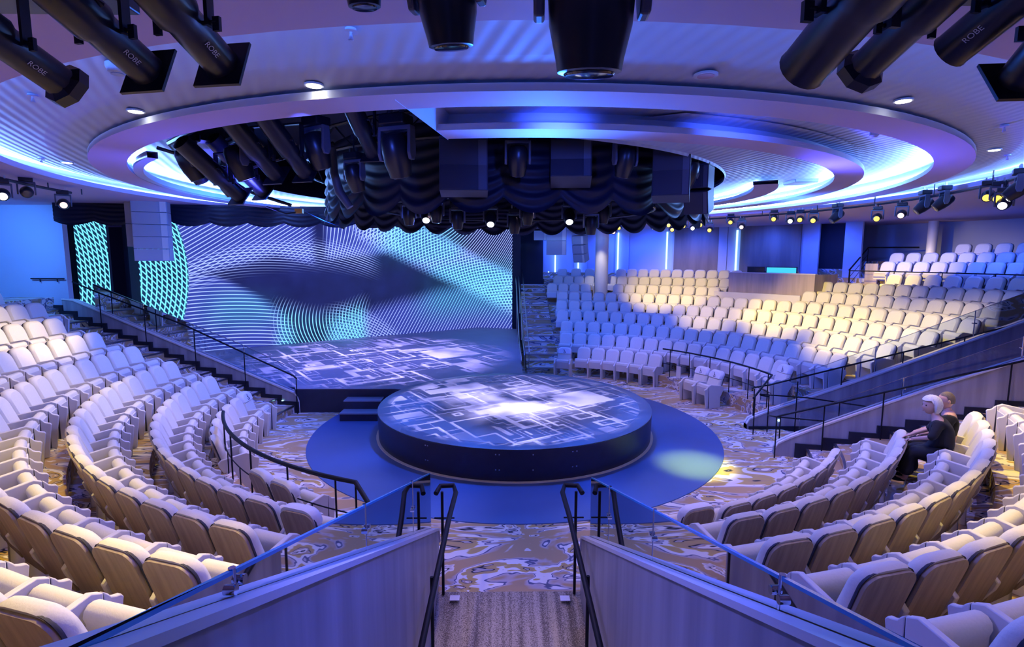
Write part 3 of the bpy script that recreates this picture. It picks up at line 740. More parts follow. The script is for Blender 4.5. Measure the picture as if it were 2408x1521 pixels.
# rails of the side passage
pts = [(6.20, 12.95, .95), (6.18, 12.95, 1.02), (6.6, 12.93, 1.10), (13.2, 12.93, 2.76), (15.4, 12.93, 3.30)]
handrail('long straight black rail climbing above the wall between far seats and passage', pts, [(6.24, 12.93, .0, 1.0), (7.2, 12.72, -.1, 1.24), (8.4, 12.91, 1.1, 1.55), (9.9, 12.91, 1.66, 1.93), (11.4, 12.91, 2.2, 2.3)], r=.02)
pts = [(6.5, 12.7, .86), (6.25, 12.62, .92), (6.22, 12.6, .95), (7.4, 12.6, .86), (10.5, 12.6, .40)]
handrail('lower black rail running down into the side passage along its far wall', pts, [(6.45, 12.6, 0, .92), (8.2, 12.6, -.2, .78)], r=.017)
RN_ = lambda s_, y_, z_: W(NF, s_, y_, z_)
pts = [RN_(-.22, -.15, .90), RN_(-.12, -.15, .94), RN_(4.11, -.15, 2.30), RN_(8.5, -.15, 3.74)]
handrail('long straight black rail beside the stairs next to the two seated people', pts, [(*RN_(-.20, -.15, 0)[:2], .0, .92), (*RN_(.72, -.10, 0)[:2], .15, 1.20), (*RN_(1.80, -.10, 0)[:2], .54, 1.56), (*RN_(3.95, -.10, 0)[:2], 1.2, 2.25)], r=.021)
pts = [RN_(-.22, -.13, .90), RN_(-.25, .3, .80), RN_(0, .5, .72), RN_(1.2, .5, .68), RN_(3.0, .5, .30)]
handrail('lower black rail running down into the side passage along its near wall', pts, [(*RN_(.05, .5, 0)[:2], .0, .72), (*RN_(1.0, .5, 0)[:2], .0, .69)], r=.017)
# left stage stairs rail
LN_ = lambda r_, z_: W(LF, r_, .12, z_)
pts = [LN_(6.17, .98), LN_(6.28, 1.06), LN_(7.43, 1.50), LN_(9.65, 2.36), LN_(12.42, 3.2), LN_(13.3, 3.5)]
handrail('long steel-blue rail down the left stage stairs, above the sloping wall', pts, [(*LN_(6.19, 0)[:2], .0, 1.0), (*LN_(7.75, 0)[:2], .70, 1.62), (*LN_(9.3, 0)[:2], 1.2, 2.22), (*LN_(10.9, 0)[:2], 1.75, 2.74), (*LN_(12.4, 0)[:2], 2.2, 3.19)], r=.022)
handrail('short dark rail fixed to the pale wall above the left rows', [(-13.95, 15.93, 3.58), (-12.98, 15.93, 3.58)], [(-13.7, 15.95, 3.48, 3.58), (-13.2, 15.95, 3.48, 3.58)], r=.02)
# far stairs: steel rails
for xx, y0, y1, lab in ((.56, 17.6, 27.2, 'steel rail up the far stairs, leftmost, on the stage edge'), (.70, 18.6, 27.2, 'steel rail up the far stairs, middle of the three'), (.90, 19.2, 27.6, 'steel rail up the far stairs, the one over the steps')):
    sl = lambda y: max(0, (y - 19.4)) * .326
    handrail(lab, [(xx, y0, sl(y0) + .80), (xx, y0 + .1, sl(y0) + .93), (xx, 19.6, sl(19.6) + .93), (xx, y1, sl(y1) + .93)], [(xx, y, sl(y) - .02 if xx > .6 else .6, sl(y) + .93) for y in (y0 + .12, 22.0, 24.6)], m='steel', r=.02, group='far stair rails')
pts = [pol(b, 14.75, FZ(9) + 1.08) for b in range(60, 90, 2)]
handrail('black rail with thin posts in front of the upper right rows', pts, [(*pol(b, 14.75)[:2], FZ(9), FZ(9) + 1.08) for b in (60, 66, 72, 78, 84)], r=.02)
p0, p1 = pol(57.6, 17.5, 3.6), pol(59.6, 14.9, 2.9)
handrail('black sloping rail with crossed bars beside the dark doorway', [p1 + Vector((0, 0, .9)), p0 + Vector((0, 0, 1.1)), pol(62, 18.6, 4.7)], [(p1.x, p1.y, 2.7, p1.z + .9), (p0.x, p0.y, 3.0, p0.z + 1.1)], r=.03, mids=[[p1 + Vector((0, 0, .3)), p0 + Vector((0, 0, .5))], [p1 + Vector((0, 0, .6)), p0 + Vector((0, 0, .8))]])

# ------------------------------------------------------------------ glass balustrades
def balustrade(label, axis, c, top, bot, cuts, name='glass_balustrade', th=.016, posts=None, edge='glassedge_lit', group=None, fr=None):
    """top, bot: functions along -> z"""
    o_ = Vector((c, cuts[0], bot(cuts[0]))) if axis == 'y' else Vector((cuts[0], c, bot(cuts[0])))
    if fr: o_ = Vector((0, 0, 0))
    t = thing(name, label, 'glass railing', o_ if not fr else (fr[0], fr[1], 0), (0, 0, fr[2] if fr else 0), group=group)
    T = Matrix.Translation(-o_)
    for a, b in zip(cuts[:-1], cuts[1:]):
        s_ = .012 if b > a else -.012; a2, b2 = a + s_, b - s_
        pl = [(a2, bot(a2)), (b2, bot(b2)), (b2, top(b2)), (a2, top(a2))]
        ax = 'x' if axis == 'y' else 'y'
        MB().prism(pl, c - th / 2, c + th / 2, ax, T).obj('glass_pane', M['glass'], t)
        e = .013
        MB().prism([(a2, top(a2) - e), (b2, top(b2) - e), (b2, top(b2) + .002), (a2, top(a2) + .002)], c - th / 2 - .001, c + th / 2 + .001, ax, T).obj('glass_edge', M[edge], t)
    for a in (posts or cuts[1:-1]):
        P0 = Vector((c, a, bot(a))) if axis == 'y' else Vector((a, c, bot(a)))
        P1 = Vector((P0.x, P0.y, top(a) + .01)); 
        q = MB().tube([P0 - o_, P1 - o_], .013, 8).obj('post', M['chrome'], t, smooth_=True)
        mid = (P0 + P1) * .5 - o_
        d = Vector((.05, 0, 0)) if axis == 'y' else Vector((0, .05, 0))
        e_ = Vector((0, .03, 0)) if axis == 'y' else Vector((.03, 0, 0))
        mb = MB()
        for k in (-1, 1): mb.tube([mid + e_ * k - d * .55, mid + e_ * k + d * .55], .018, 12)
        c_ = mb.obj('clamp', M['chrome'], q, smooth_=True)
    return t
gt = lambda y: 1.385 + (6.92 - y) * .344
wl = lambda y: .815 + .48 * (6.40 - y); wr = lambda y: .825 + .48 * (6.17 - y)
balustrade('glass panels with chrome posts on the sloping wall left of the central ramp', 'y', -.925, gt, wl, [6.35, 5.1, 3.36, 1.71, .75], posts=[5.1, 3.36, 1.71])
gt2 = lambda y: 1.50 + (6.48 - y) * .335
balustrade('glass panels with chrome posts on the sloping wall right of the central ramp', 'y', 1.045, gt2, wr, [6.1, 5.0, 3.5, 1.86, .75], posts=[5.0, 3.5, 1.86])
balustrade('glass panels along the top of the far wall of the side passage', 'x', 12.91, lambda x: .86 + .375 * (x - 6.55) + .22, lambda x: .44 + .375 * (x - 6.55), [6.9, 9.2, 11.6, 14.0], edge='glass')
balustrade('glass panels along the top of the near wall of the side passage', 'x', .07, lambda x: .40 + .46 * x + .40, lambda x: .37 + .455 * x, [.3, 2.2, 4.2, 6.5], edge='glass', fr=NF)
lw = lambda r: .56 + (r - 6.35) * .336
balustrade('glass panels on the sloping wall of the left stage stairs', 'x', -.075, lambda x: lw(x) + .72 - max(0, 6.75 - x) * .3, lambda x: lw(x) + .01, [6.45, 7.9, 9.5, 11.1, 12.8], edge='steel', fr=LF)
# step lights
for p_, n_, lab in (((6.85, 12.83, .22), 1, 'small glowing blue lamp in the end of the far passage wall'), ((-6.10, 14.37, .30), 1, 'small glowing lamp low in the left stage stair wall'), ((-.84, 4.9, .25), 0, 'tiny blue lamp in the wall left of the ramp'), ((.96, 4.8, .25), 0, 'tiny blue lamp in the wall right of the ramp'), ((2.3, 28.0, 3.5), 1, 'small bright point lamp on the dark wall by the far stairs')):
    T = Matrix.Translation(p_); mb = MB().lathe([(.026, -.006), (.026, .006)], 12, T, 'y') if n_ else MB().box(-.006, .006, -.02, .02, -.02, .02, T)
    tag(mb.obj('step_light', M['steplight']), lab, 'light')

# ------------------------------------------------------------------ stage lights
LENS = {'y': 'lens_yellow', 'w': 'lens_white', 'p': 'lens_pink', 'd': 'lens_dark'}
_mh = {}
HANG = {'big dark fixtures above the camera': 5.72, 'dark fixtures under the swagged curtain': 5.34, 'fixtures round the front of the curtain ring': 6.06, 'lights along the right curved pipe': 5.63, 'lights on the left pipe': 5.61}
def mh_mesh():
    if _mh: return _mh
    _mh['base'] = MB().box(-.17, .17, -.13, .13, -.13, 0).obj('base', M['fixture'], bevel=.02)
    mb = MB(); 
    for s_ in (-1, 1): mb.prism([(-.06, -.16), (.06, -.16), (.075, -.45), (.04, -.53), (-.04, -.53), (-.075, -.45)], s_ * .205 - .022, s_ * .205 + .022, 'x')
    mb.box(-.225, .225, -.06, .06, -.185, -.13); _mh['yoke'] = mb.obj('yoke', M['fixblue'], bevel=.012)
    _mh['head'] = MB().lathe([(.05, -.25), (.12, -.235), (.160, -.17), (.172, -.03), (.165, .10), (.138, .22), (.130, .27), (.115, .275)], 20).obj('head', M['fixture'], smooth_=True)
    _mh['clamp'] = MB().box(-.10, -.06, -.025, .025, 0, .10).box(.06, .10, -.025, .025, 0, .10).obj('clamp', M['steel'])
    for k_, m_ in LENS.items():
        mb = MB().lathe([(.105, .277), (.10, .285), (.02, .290)], 16); _mh['l' + k_] = mb.obj('lens', M[m_], smooth_=True)
    for o in _mh.values(): COL.objects.unlink(o)
    return _mh
def moving_head(label, pivot, target, sc=1.0, lens='d', group='moving stage lights', rig=None, light=False):
    """pivot: centre of the head"""
    R = mh_mesh(); pivot = Vector(pivot); d = (Vector(target) - pivot).normalized()
    pan = atan2(d.x, d.y); root = pivot + Vector((0, 0, .45 * sc))
    t = thing('moving_light', label, 'stage light', root, (0, 0, -pan), group); t.scale = (sc,) * 3
    def add(k, **kw):
        o = R[k].copy(); COL.objects.link(o); o.parent = t; return o
    add('base'); add('yoke'); add('clamp')
    hz = HANG.get(group, root.z)
    if hz - root.z > .03: MB().tube([(0, 0, -.01), (0, 0, (hz - root.z) / sc)], .02 / sc * .6, 8).obj('hanger', M['black'], t)
    h = add('head'); h.location = (0, 0, -.45)
    el = atan2(d.z, sqrt(d.x ** 2 + d.y ** 2)); h.rotation_euler = (-(pi / 2 - el), 0, 0)
    l = R['l' + lens].copy(); COL.objects.link(l); l.parent = h
    return t
_ps = {}
def ps_mesh():
    if _ps: return _ps
    _ps['barrel'] = MB().lathe([(.07, -.80), (.125, -.77), (.135, -.30), (.135, -.08), (.112, -.04), (.112, .30), (.116, .32)], 20).obj('barrel', M['fixture'], smooth_=True)
    mb = MB().box(-.165, .165, -.165, .165, .315, .335); _ps['frame'] = mb.obj('accessory_frame', M['fixture'])
    mb = MB().lathe([(.10, .30), (.158, .34), (.158, .41), (.14, .415)], 8); _ps['top_hat'] = mb.obj('lens_hood', M['fixture'])
    mb = MB(); 
    for s_ in (-1, 1): mb.box(s_ * .15 - .012, s_ * .15 + .012, -.03, .03, -.02, .42)
    mb.box(-.162, .162, -.03, .03, .40, .42); mb.tube([(-.20, 0, .0), (.20, 0, .0)], .014, 8)
    for s_ in (-1, 1): mb.box(s_ * .20 - .022, s_ * .20 + .022, -.012, .012, -.05, .03)
    _ps['bracket'] = mb.obj('bracket', M['fixture'])
    mb = MB(); mb.tube([(.12, 0, -.26), (.165, 0, -.26), (.175, 0, -.18)], .018, 6); _ps['knob'] = mb.obj('knob', M['black'])
    for k_, m_ in LENS.items(): _ps['l' + k_] = MB().lathe([(.078, .322), (.05, .345), (.01, .352)], 16).obj('lens', M[m_], smooth_=True)
    for o in _ps.values(): COL.objects.unlink(o)
    return _ps
def profile_spot(label, front, target, sc=1.0, end='frame', lens='d', group='profile spotlights', logo=False):
    R = ps_mesh(); front = Vector(front); d = (Vector(target) - front).normalized(); piv = front - d * .33 * sc
    pan = atan2(d.x, d.y); el = atan2(d.z, sqrt(d.x ** 2 + d.y ** 2))
    t = thing('profile_spotlight', label, 'stage light', piv + Vector((0, 0, .42 * sc)), (0, 0, -pan), group); t.scale = (sc,) * 3
    def add(k, par, rot=True):
        o = R[k].copy(); COL.objects.link(o); o.parent = par; return o
    b = add('barrel', t); b.location = (0, 0, -.42); b.rotation_euler = (-(pi / 2 - el), 0, 0)
    if end == 'frame': f = add('frame', b)
    elif end == 'hood': f = add('top_hat', b)
    add('l' + lens, b); add('knob', b)
    k = add('bracket', t); k.location = (0, 0, -.42)
    if logo:
        cu = bpy.data.curves.new('logo', 'FONT'); cu.body = 'ROBE'; cu.size = .045; cu.extrude = .0004; cu.align_x = 'CENTER'
        tc_ = bpy.data.objects.new('tmp', cu); COL.objects.link(tc_); me_ = bpy.data.meshes.new_from_object(tc_.evaluated_get(bpy.context.evaluated_depsgraph_get())); bpy.data.objects.remove(tc_)
        tx = bpy.data.objects.new('lettering', me_); COL.objects.link(tx); me_.materials.clear(); me_.materials.append(M['whitetext']); tx.parent = b
        # on the side of the barrel that faces the camera, reading along its length
        s_ = logo
        n = Vector((-s_ * .70, .70, 0)).normalized(); ax = Vector((0, 0, 1)) * -s_ ; yv = n.cross(ax)
        tx.matrix_parent_inverse = Matrix.Identity(4)
        tx.matrix_local = Matrix.Translation(n * .1145 + Vector((0, 0, .13))) @ Matrix((( ax.x, yv.x, n.x, 0), (ax.y, yv.y, n.y, 0), (ax.z, yv.z, n.z, 0), (0, 0, 0, 1)))
    return t
TG = (.3, 12.9, .7)
G1 = 'big dark fixtures above the camera'
profile_spot('black profile spotlight with octagonal hood, leftmost above the camera', (-2.40, 3.05, 5.17), TG, .76, 'hood', group=G1, logo=-1)
profile_spot('black profile spotlight with square frame, middle one at upper left', (-1.86, 2.95, 5.19), TG, .78, 'frame', group=G1, logo=-1)
profile_spot('black profile spotlight with square frame, right one of the three at upper left', (-1.45, 2.90, 5.21), TG, .78, 'frame', group=G1, logo=-1)
moving_head('dark rounded fixture just peeking in at the top edge, left of centre', (-.72, 2.86, 5.66), (-.5, 3.6, 1.0), .62, group=G1)
moving_head('dark moving light with tapering oval head hanging at top centre', (-.30, 2.93, 5.58), (.0, 3.9, 1.0), .90, group=G1)
moving_head('largest dark moving light with broad hood, hanging right of top centre', (.40, 2.62, 5.43), (.45, 3.4, 1.0), 1.18, group=G1)
profile_spot('fat black spotlight pointing down left, leftmost of the upper right fixtures', (1.52, 2.85, 5.19), TG, 1.08, 'none', group=G1)
profile_spot('black spotlight with octagonal hood at upper right', (1.90, 2.93, 5.24), TG, .76, 'hood', group=G1)
profile_spot('black spotlight with white lettering at the upper right corner', (2.33, 2.92, 5.31), TG, .85, 'none', group=G1, logo=1)
profile_spot('black spotlight with square frame cut off by the right edge of the picture', (2.52, 2.72, 5.10), (3.2, 9, .5), .8, 'frame', group=G1)
for x0, x1, y0, lab in ((-3.5, -2.02, 2.95, 'black equipment box over the upper left spotlights'), (2.25, 3.5, 2.75, 'black equipment box over the upper right spotlights')):
    tag(MB().box(x0, x1, y0 - .22, y0 + .22, 5.56, 5.715).obj('equipment_box', M['black'], bevel=.01), lab, 'box')
tag(MB().tube([(-3.6, 2.45, 5.62), (3.6, 2.45, 5.62)], .025, 8).obj('lighting_bar', M['black']), 'black bar above the camera carrying the big fixtures', 'bar')

# lighting ring inside the ceiling opening, with the swagged black valance below
RX, RY = .28, 12.95
def ringpt(b, r, z): return pol(b, r, z, RX, RY)
mb = MB()
for z in (6.05, 6.45): mb.tube([ringpt(b, 4.75, z) for b in range(0, 361, 6)], .03, 6)
for b in range(0, 360, 12): mb.tube([ringpt(b, 4.75, 6.05), ringpt(b + 6, 4.75, 6.45), ringpt(b + 12, 4.75, 6.05)], .015, 5)
for b in range(0, 360, 40): mb.tube([ringpt(b, 4.75, 6.45), ringpt(b, 4.75, 7.18)], .02, 5)
tag(mb.obj('lighting_truss', M['black']), 'round black truss in the ceiling opening above the stage', 'truss')
def valance(name, label, fn, n_sw, top, cusp, sag, amp=.05, dens=22, rows=34, folds=9, straight=False):
    vs = []; N = n_sw * dens
    for i in range(N + (1 if straight else 0)):
        u = i / dens; f = u % 1; q = 4 * f * (1 - f)
        for j in range(rows + 1):
            s_ = j / rows
            z = top - s_ * (top - cusp) - sag * q * s_ ** 1.5 * 1.0
            a = amp * (.25 + .75 * q) * sin(2 * pi * folds * s_ + 1.3 * sin(u * 2.7)) * (.35 + .65 * s_) + .07 * q * s_
            x, y, nx, ny = fn(u / n_sw)
            vs.append((x + nx * a, y + ny * a, z))
    R1 = rows + 1; fs = []
    M_ = N if not straight else N
    for i in range(M_):
        i2 = (i + 1) % N if not straight else i + 1
        for j in range(rows): fs.append((i * R1 + j, i * R1 + j + 1, i2 * R1 + j + 1, i2 * R1 + j))
    o = mesh_obj(name, vs, fs, M['velvet'], smooth_=True); tag(o, label, 'curtain'); return o
M['velvet'] = mat('dark_velvet', (.013, .015, .04), .5, spec=.3)
def cf(t):
    b = 180 + 360 * t + 4; p = ringpt(b, 4.25, 0); d = ringpt(b, 5.25, 0) - p
    return p.x, p.y, d.x, d.y
valance('swagged_curtain', 'black swagged curtain ring hanging from the round truss over the stage', cf, 29, 6.42, 5.20, .26, amp=.04, folds=7)
def sf(t): return -12.6 + 13.2 * t, 15.3 + 1.6 * t, .12, -.99
valance('stage_border', 'long black scalloped border curtain above the stage, across the screen top', sf, 13, 5.72, 5.22, .12, amp=.03, rows=20, folds=5, straight=True)
# inner pipe under the ring with small dark fixtures
mb = MB().tube([ringpt(b, 3.2, 5.33) for b in range(0, 361, 8)], .025, 6)
for b in range(10, 360, 45): mb.tube([ringpt(b, 3.2, 5.33), ringpt(b, 3.2, 7.18)], .015, 5)
tag(mb.obj('lighting_pipe', M['black'], smooth_=True), 'inner circular black pipe under the swagged curtain ring', 'pipe')
DK = 'dark fixtures under the swagged curtain'
for i, (x, y, z, ln, lab) in enumerate(((-1.72, 9.75, 4.98, 'd', 'small dark fixture under the left end of the swags'), (-1.44, 10.0, 5.02, 'w', 'small fixture with a glowing white lens, leftmost of the three'),
        (-.84, 9.65, 4.90, 'd', 'dark fixture hanging lowest in front of the screen top'), (-.26, 10.0, 4.95, 'w', 'small fixture with a glowing white lens, middle one of the three'),
        (.40, 9.6, 4.98, 'd', 'dark fixture under the centre of the swags'), (.18, 9.9, 4.84, 'd', 'dark fixture at the edge of the narrow end screen'), (1.19, 10.0, 5.0, 'w', 'small fixture with a glowing white lens, rightmost of the three'),
        (1.55, 9.7, 4.82, 'd', 'dark fixture hanging above the round column'), (1.78, 9.75, 5.02, 'd', 'dark fixture right of the round column'), (-1.22, 9.7, 5.02, 'd', 'dark fixture between the white lens and the lowest fixture'))):
    moving_head(lab, (x, y, z), (x * .8, 6.0, 1.2) if ln == 'w' else (x, y + .4, 0), .62, ln, DK)
# fixtures round the front of the ring
FG = 'fixtures round the front of the curtain ring'
for x, y, z, s_, lab in ((-1.50, 7.65, 5.66, 1.15, 'big moving light hanging at the end of the ceiling slot'), (.19, 8.05, 5.66, .85, 'blue-lit moving light hanging before the centre of the curtain'), (1.78, 8.1, 5.66, .85, 'blue-lit moving light hanging before the right part of the curtain'),
                       (2.95, 8.75, 5.58, .85, 'blue-lit moving light near the right end of the curtain ring'), (-2.72, 8.0, 5.78, 1.0, 'dark moving light over the left part of the curtain ring'), (-3.85, 8.0, 5.60, .95, 'dark moving light with bent head in the left of the ceiling opening'),
                       (-4.55, 8.0, 5.58, .9, 'dark moving light at the left rim of the ceiling opening'), (-2.30, 8.4, 5.45, .8, 'pale-edged moving light beside the left end of the swags'), (-4.35, 8.6, 5.40, .8, 'dark moving light low in the left cluster'), (-5.0, 8.9, 5.62, .8, 'dark moving light deep in the left corner of the opening')):
    moving_head(lab, (x, y, z), (x * .6 + .1, y + 1.8, 0), s_, 'd', FG)
for x, y, z, s_, lab in ((-3.35, 8.1, 5.42, 1.05, 'profile spotlight in the left of the ceiling opening, square frame, left one'), (-2.92, 8.1, 5.45, 1.05, 'profile spotlight in the left of the ceiling opening, square frame, right one'), (-3.95, 9.0, 5.28, 1.0, 'profile spotlight slanting low in the left cluster'), (-4.05, 8.4, 5.15, 1.0, 'lowest profile spotlight of the left cluster'), (-1.95, 8.2, 5.75, 1.0, 'profile spotlight behind the big moving light by the slot')):
    profile_spot(lab, (x, y, z), (x * .35, 14, .7), s_, 'frame', group=FG)
mb = MB()
mb.tube([(-5.6, 9.8, 5.8), (-4.9, 8.1, 5.88), (-3.6, 6.95, 5.95), (-1.0, 6.3, 6.0)], .035, 6); mb.tube([(-5.6, 9.8, 6.15), (-4.9, 8.1, 6.2), (-3.6, 6.95, 6.25), (-1.0, 6.3, 6.3)], .03, 6)
mb.tube([(-5.3, 9.6, 5.9), (-4.4, 9.4, 5.35), (-3.6, 9.2, 5.1)], .03, 6); mb.tube([(-5.2, 8.3, 5.85), (-4.2, 8.6, 5.55), (-2.6, 8.4, 5.95)], .03, 6)
tag(mb.obj('lighting_truss', M['black'], smooth_=True), 'black bent truss along the left rim of the ceiling opening', 'truss')
mb = MB().tube([(-3.75, 8.6, 5.02), (-3.5, 8.75, 4.92), (-3.3, 8.9, 4.98), (-3.0, 9.1, 4.82), (-2.75, 9.3, 4.72)], .012, 6)
cb = mb.obj('hanging_cable', M['black'], smooth_=True); tag(cb, 'thin dark cable with an orange clip below the left cluster', 'cable')
MB().box(-3.40, -3.28, 8.83, 8.9, 4.94, 5.01).obj('clip', M['orange'], cb)
# pale curved rail piece left of the swags
mb = MB().tube([(-2.80, 9.0, 6.0), (-2.80, 9.0, 5.6), (-2.72, 9.0, 5.3), (-2.55, 9.0, 5.05)], [.05, .07, .075, .06], 10)
tag(mb.obj('curved_bracket', M['fixblue'], smooth_=True), 'pale curved bracket hanging at the left end of the swags', 'bracket')

# speakers on the ring
def speaker_array(label, loc, rotz, n, w, h, d, tilt, m='speaker', grille=True, group='loudspeaker arrays', frame='fixblue'):
    t = thing('speaker_array', label, 'loudspeaker', loc, (0, 0, rotz), group)
    z = 0; y = 0; a = 0
    MB().box(-w / 2, w / 2, -d * .4, d * .4, 0, .04).obj('top_frame', M[frame], t)
    for i in range(n):
        a = tilt * i; T = Matrix.Translation((0, y, z)) @ Matrix.Rotation(a, 4, 'X')
        c = MB().box(-w / 2, w / 2, -d / 2, d / 2, -h + .008, 0, T).obj('cabinet', M[m], t, bevel=.008)
        g = MB().box(-w / 2 + .02, w * .28, -d / 2 - .008, -d / 2, -h + .025, -.018, T).obj('grille', M['speaker' if m == 'speaker' else m], c)
        MB().box(w * .30, w / 2 - .02, -d / 2 - .005, -d / 2, -h + .02, -.015, T).obj('side_port', M[frame], c)
        v = T @ Vector((0, 0, -h)) - Vector((0, 0, 0)); y, z = v.y, v.z
    return t
speaker_array('dark two-cabinet loudspeaker hanging left of centre before the swags', (-.62, 8.35, 5.98), .05, 2, .72, .40, .40, -.16)
speaker_array('dark loudspeaker with pale upper face, hanging just right of centre', (1.02, 8.45, 6.0), -.1, 2, .62, .32, .42, -.3)
speaker_array('dark loudspeaker hanging at the right of the curtain ring', (2.62, 8.55, 5.97), -.35, 2, .56, .42, .40, -.2)
speaker_array('dark angular loudspeaker at the right rim of the ceiling opening', (3.25, 9.1, 5.75), -.6, 2, .40, .38, .40, .25)
speaker_array('tall pale stack of five loudspeakers hanging left of the screen', (-9.72, 15.05, 5.76), .35, 5, .84, .33, .45, .0, m='speakerpale', frame='panel')
speaker_array('narrow pale loudspeaker column just left of the tall stack', (-10.36, 15.2, 5.74), .4, 2, .26, .62, .3, .0, m='speakerpale', frame='panel')
speaker_array('flat pale loudspeaker hanging before the far wall, left of the curved one', (2.50, 26.0, 5.72), -.15, 2, .95, .68, .4, .0, m='speakerpale', frame='panel')
speaker_array('curved pale loudspeaker array hanging before the far wall', (3.62, 26.0, 5.72), -.6, 4, .62, .42, .5, .10, m='speakerpale', frame='panel')
speaker_array('small pale box loudspeaker beside the narrow end screen', (1.75, 26.4, 5.5), -.1, 1, .62, .42, .4, .0, m='speakerpale', frame='panel')

# pipe and moving lights in front of the far cove
mb = MB().tube([pol(b, 9.15, 5.62) for b in range(20, 122, 4)], .03, 6)
for b in range(24, 122, 12): mb.tube([pol(b, 9.15, 5.62), pol(b, 9.15, 5.95)], .012, 5)
tag(mb.obj('lighting_pipe', M['black'], smooth_=True), 'long black curved pipe of lights under the bright ring on the right', 'pipe')
YG = 'lights along the right curved pipe'
right = [(24.9, 5.26, 'p', 'small light with pink lens just right of the round column'), (26.2, 5.42, 'y', 'small light with yellow lens above the first light strip right of the column'), (30.8, 5.42, 'd', 'tiny dark light left of the twin yellow ones'), (34.8, 5.40, 'w', 'tiny white-lensed light left of the twin yellow ones'),
 (38.4, 5.47, 'y', 'round yellow-lensed light at the left edge of the brown panel, upper'), (39.3, 5.30, 'y', 'round yellow-lensed light at the left edge of the brown panel, lower'), (42.0, 5.42, 'y', 'yellow-lensed light over the narrow brown panel'), (44.2, 5.33, 'w', 'tiny white-lensed light over the narrow brown panel'), (46.0, 5.44, 'y', 'small yellow-lensed light right of the tiny white one'),
 (48.2, 5.24, 'y', 'large yellow-lensed light angled left over the narrow brown panel'), (53.0, 5.48, 'y', 'yellow-lensed light above the tall light strip'), (55.6, 5.30, 'p', 'pink-lensed light at the left edge of the wide brown panel'), (62.8, 5.50, 'y', 'oval yellow lens over the middle of the wide brown panel'),
 (66.5, 5.40, 'w', 'white-lensed light over the wide brown panel'), (68.6, 5.42, 'y', 'bright grid-like yellow lens right of the white one'), (71.5, 5.37, 'y', 'yellow-lensed light over the right end of the wide brown panel'), (76.5, 5.42, 'd', 'dark long light above the dark doorway'),
 (85.0, 5.28, 'y', 'dark barrel light with yellow lens right of the dark doorway'), (90.0, 5.30, 'p', 'pink-lensed light right of the dark barrel light'), (94.5, 5.44, 'd', 'dark light over the blue wall, left one'), (98.5, 5.46, 'd', 'dark light over the blue wall, right one'),
 (107.8, 5.42, 'y', 'light with slatted yellow lens near the right edge'), (110.2, 5.36, 'y', 'small yellow-lensed light near the right edge'), (111.5, 5.22, 'w', 'white-lensed light hanging lowest near the right edge'), (114.5, 5.42, 'd', 'dark light at the very right edge of the picture')]
for i, (b, z, ln, lab) in enumerate(right):
    p = pol(b, 9.12, z); q = Vector((p.x * .25, p.y * .25 + 1.5, 2.6)) if ln != 'd' else pol(b - 12, 5, 1.5)
    moving_head(lab, p, q, .62 if ln != 'd' else .75, ln, YG)
mb = MB().tube([pol(b, 9.9, 5.60) for b in range(-112, -92, 4)], .03, 6)
for b in (-110, -100, -94): mb.tube([pol(b, 9.9, 5.60), pol(b, 9.9, 5.72)], .012, 5)
tag(mb.obj('lighting_pipe', M['black'], smooth_=True), 'short black pipe of lights at the left edge above the rows', 'pipe')
for b, z, ln, lab in ((-108.5, 5.32, 'w', 'white-lensed light at the far left edge'), (-104, 5.45, 'd', 'dark light between the two lit ones at far left'), (-97.5, 5.34, 'p', 'dark barrel light with pink lens at left above the rows')):
    p = pol(b, 9.9, z); moving_head(lab, p, (p.x * .3, p.y * .3, 2.8), .62, ln, 'lights on the left pipe')
for b in range(-107, -96, 5): pass

# ceiling devices
for x, y, z, lab in ((-1.71, 5.02, 5.76, 'glowing ceiling downlight, brightest, upper left of centre'), (-3.91, 5.93, 5.76, 'glowing ceiling downlight below the left spotlights'), (-7.30, 9.25, 5.785, 'small glowing downlight near the left glowing cove'), (3.88, 5.36, 5.76, 'glowing ceiling downlight at upper right'), (6.92, 7.68, 5.765, 'small glowing downlight near the right edge')):
    t = thing('downlight', lab, 'ceiling light', (x, y, z), group='ceiling downlights')
    MB().lathe([(.085, -.004), (.085, .01)], 20).obj('trim_ring', M['ceil'], t); MB().lathe([(.066, -.008), (.066, .0)], 20).obj('lens', M['downlight'], t)
for x, y, z, lab in ((-1.10, 4.04, 5.84, 'white sprinkler on a round plate, upper left of centre'), (5.82, 6.36, 5.775, 'white sprinkler at right on the ribbed ceiling'), (-4.75, 5.66, 5.84, 'small white hook-like sprinkler at far left'), (-7.6, 9.1, 5.83, 'tiny white sprinkler beside the left cove'), (7.6, 8.2, 5.79, 'tiny dark cross-shaped sprinkler at far right')):
    t = thing('sprinkler', lab, 'sprinkler', (x, y, z), group='ceiling sprinklers'); MB().lathe([(.055, -.012), (.04, .0), (.04, .012)], 16).obj('plate', M['ceil'], t, smooth_=True); MB().lathe([(.014, -.07), (.02, -.065), (.008, -.02), (.012, -.01)], 10).obj('nozzle', M['ceil'], t)
t = thing('smoke_detector', 'round white smoke detector left of the upper left spotlights', 'smoke detector', (-3.28, 4.78, 5.84)); MB().lathe([(.035, -.075), (.07, -.06), (.085, -.02), (.085, .01)], 20).obj('housing', M['ceil'], t, smooth_=True); MB().lathe([(.05, -.078), (.05, -.07)], 16).obj('sensor_ring', M['speakerpale'], t)
t = thing('ceiling_speaker', 'flush round ceiling speaker with pinkish grille, upper right', 'ceiling speaker', (1.69, 4.68, 5.80)); MB().lathe([(.10, -.045), (.10, -.03)], 24).obj('trim_ring', M['ceil'], t); MB().lathe([(.07, -.048), (.07, -.044)], 24).obj('grille', M['soffit'], t)
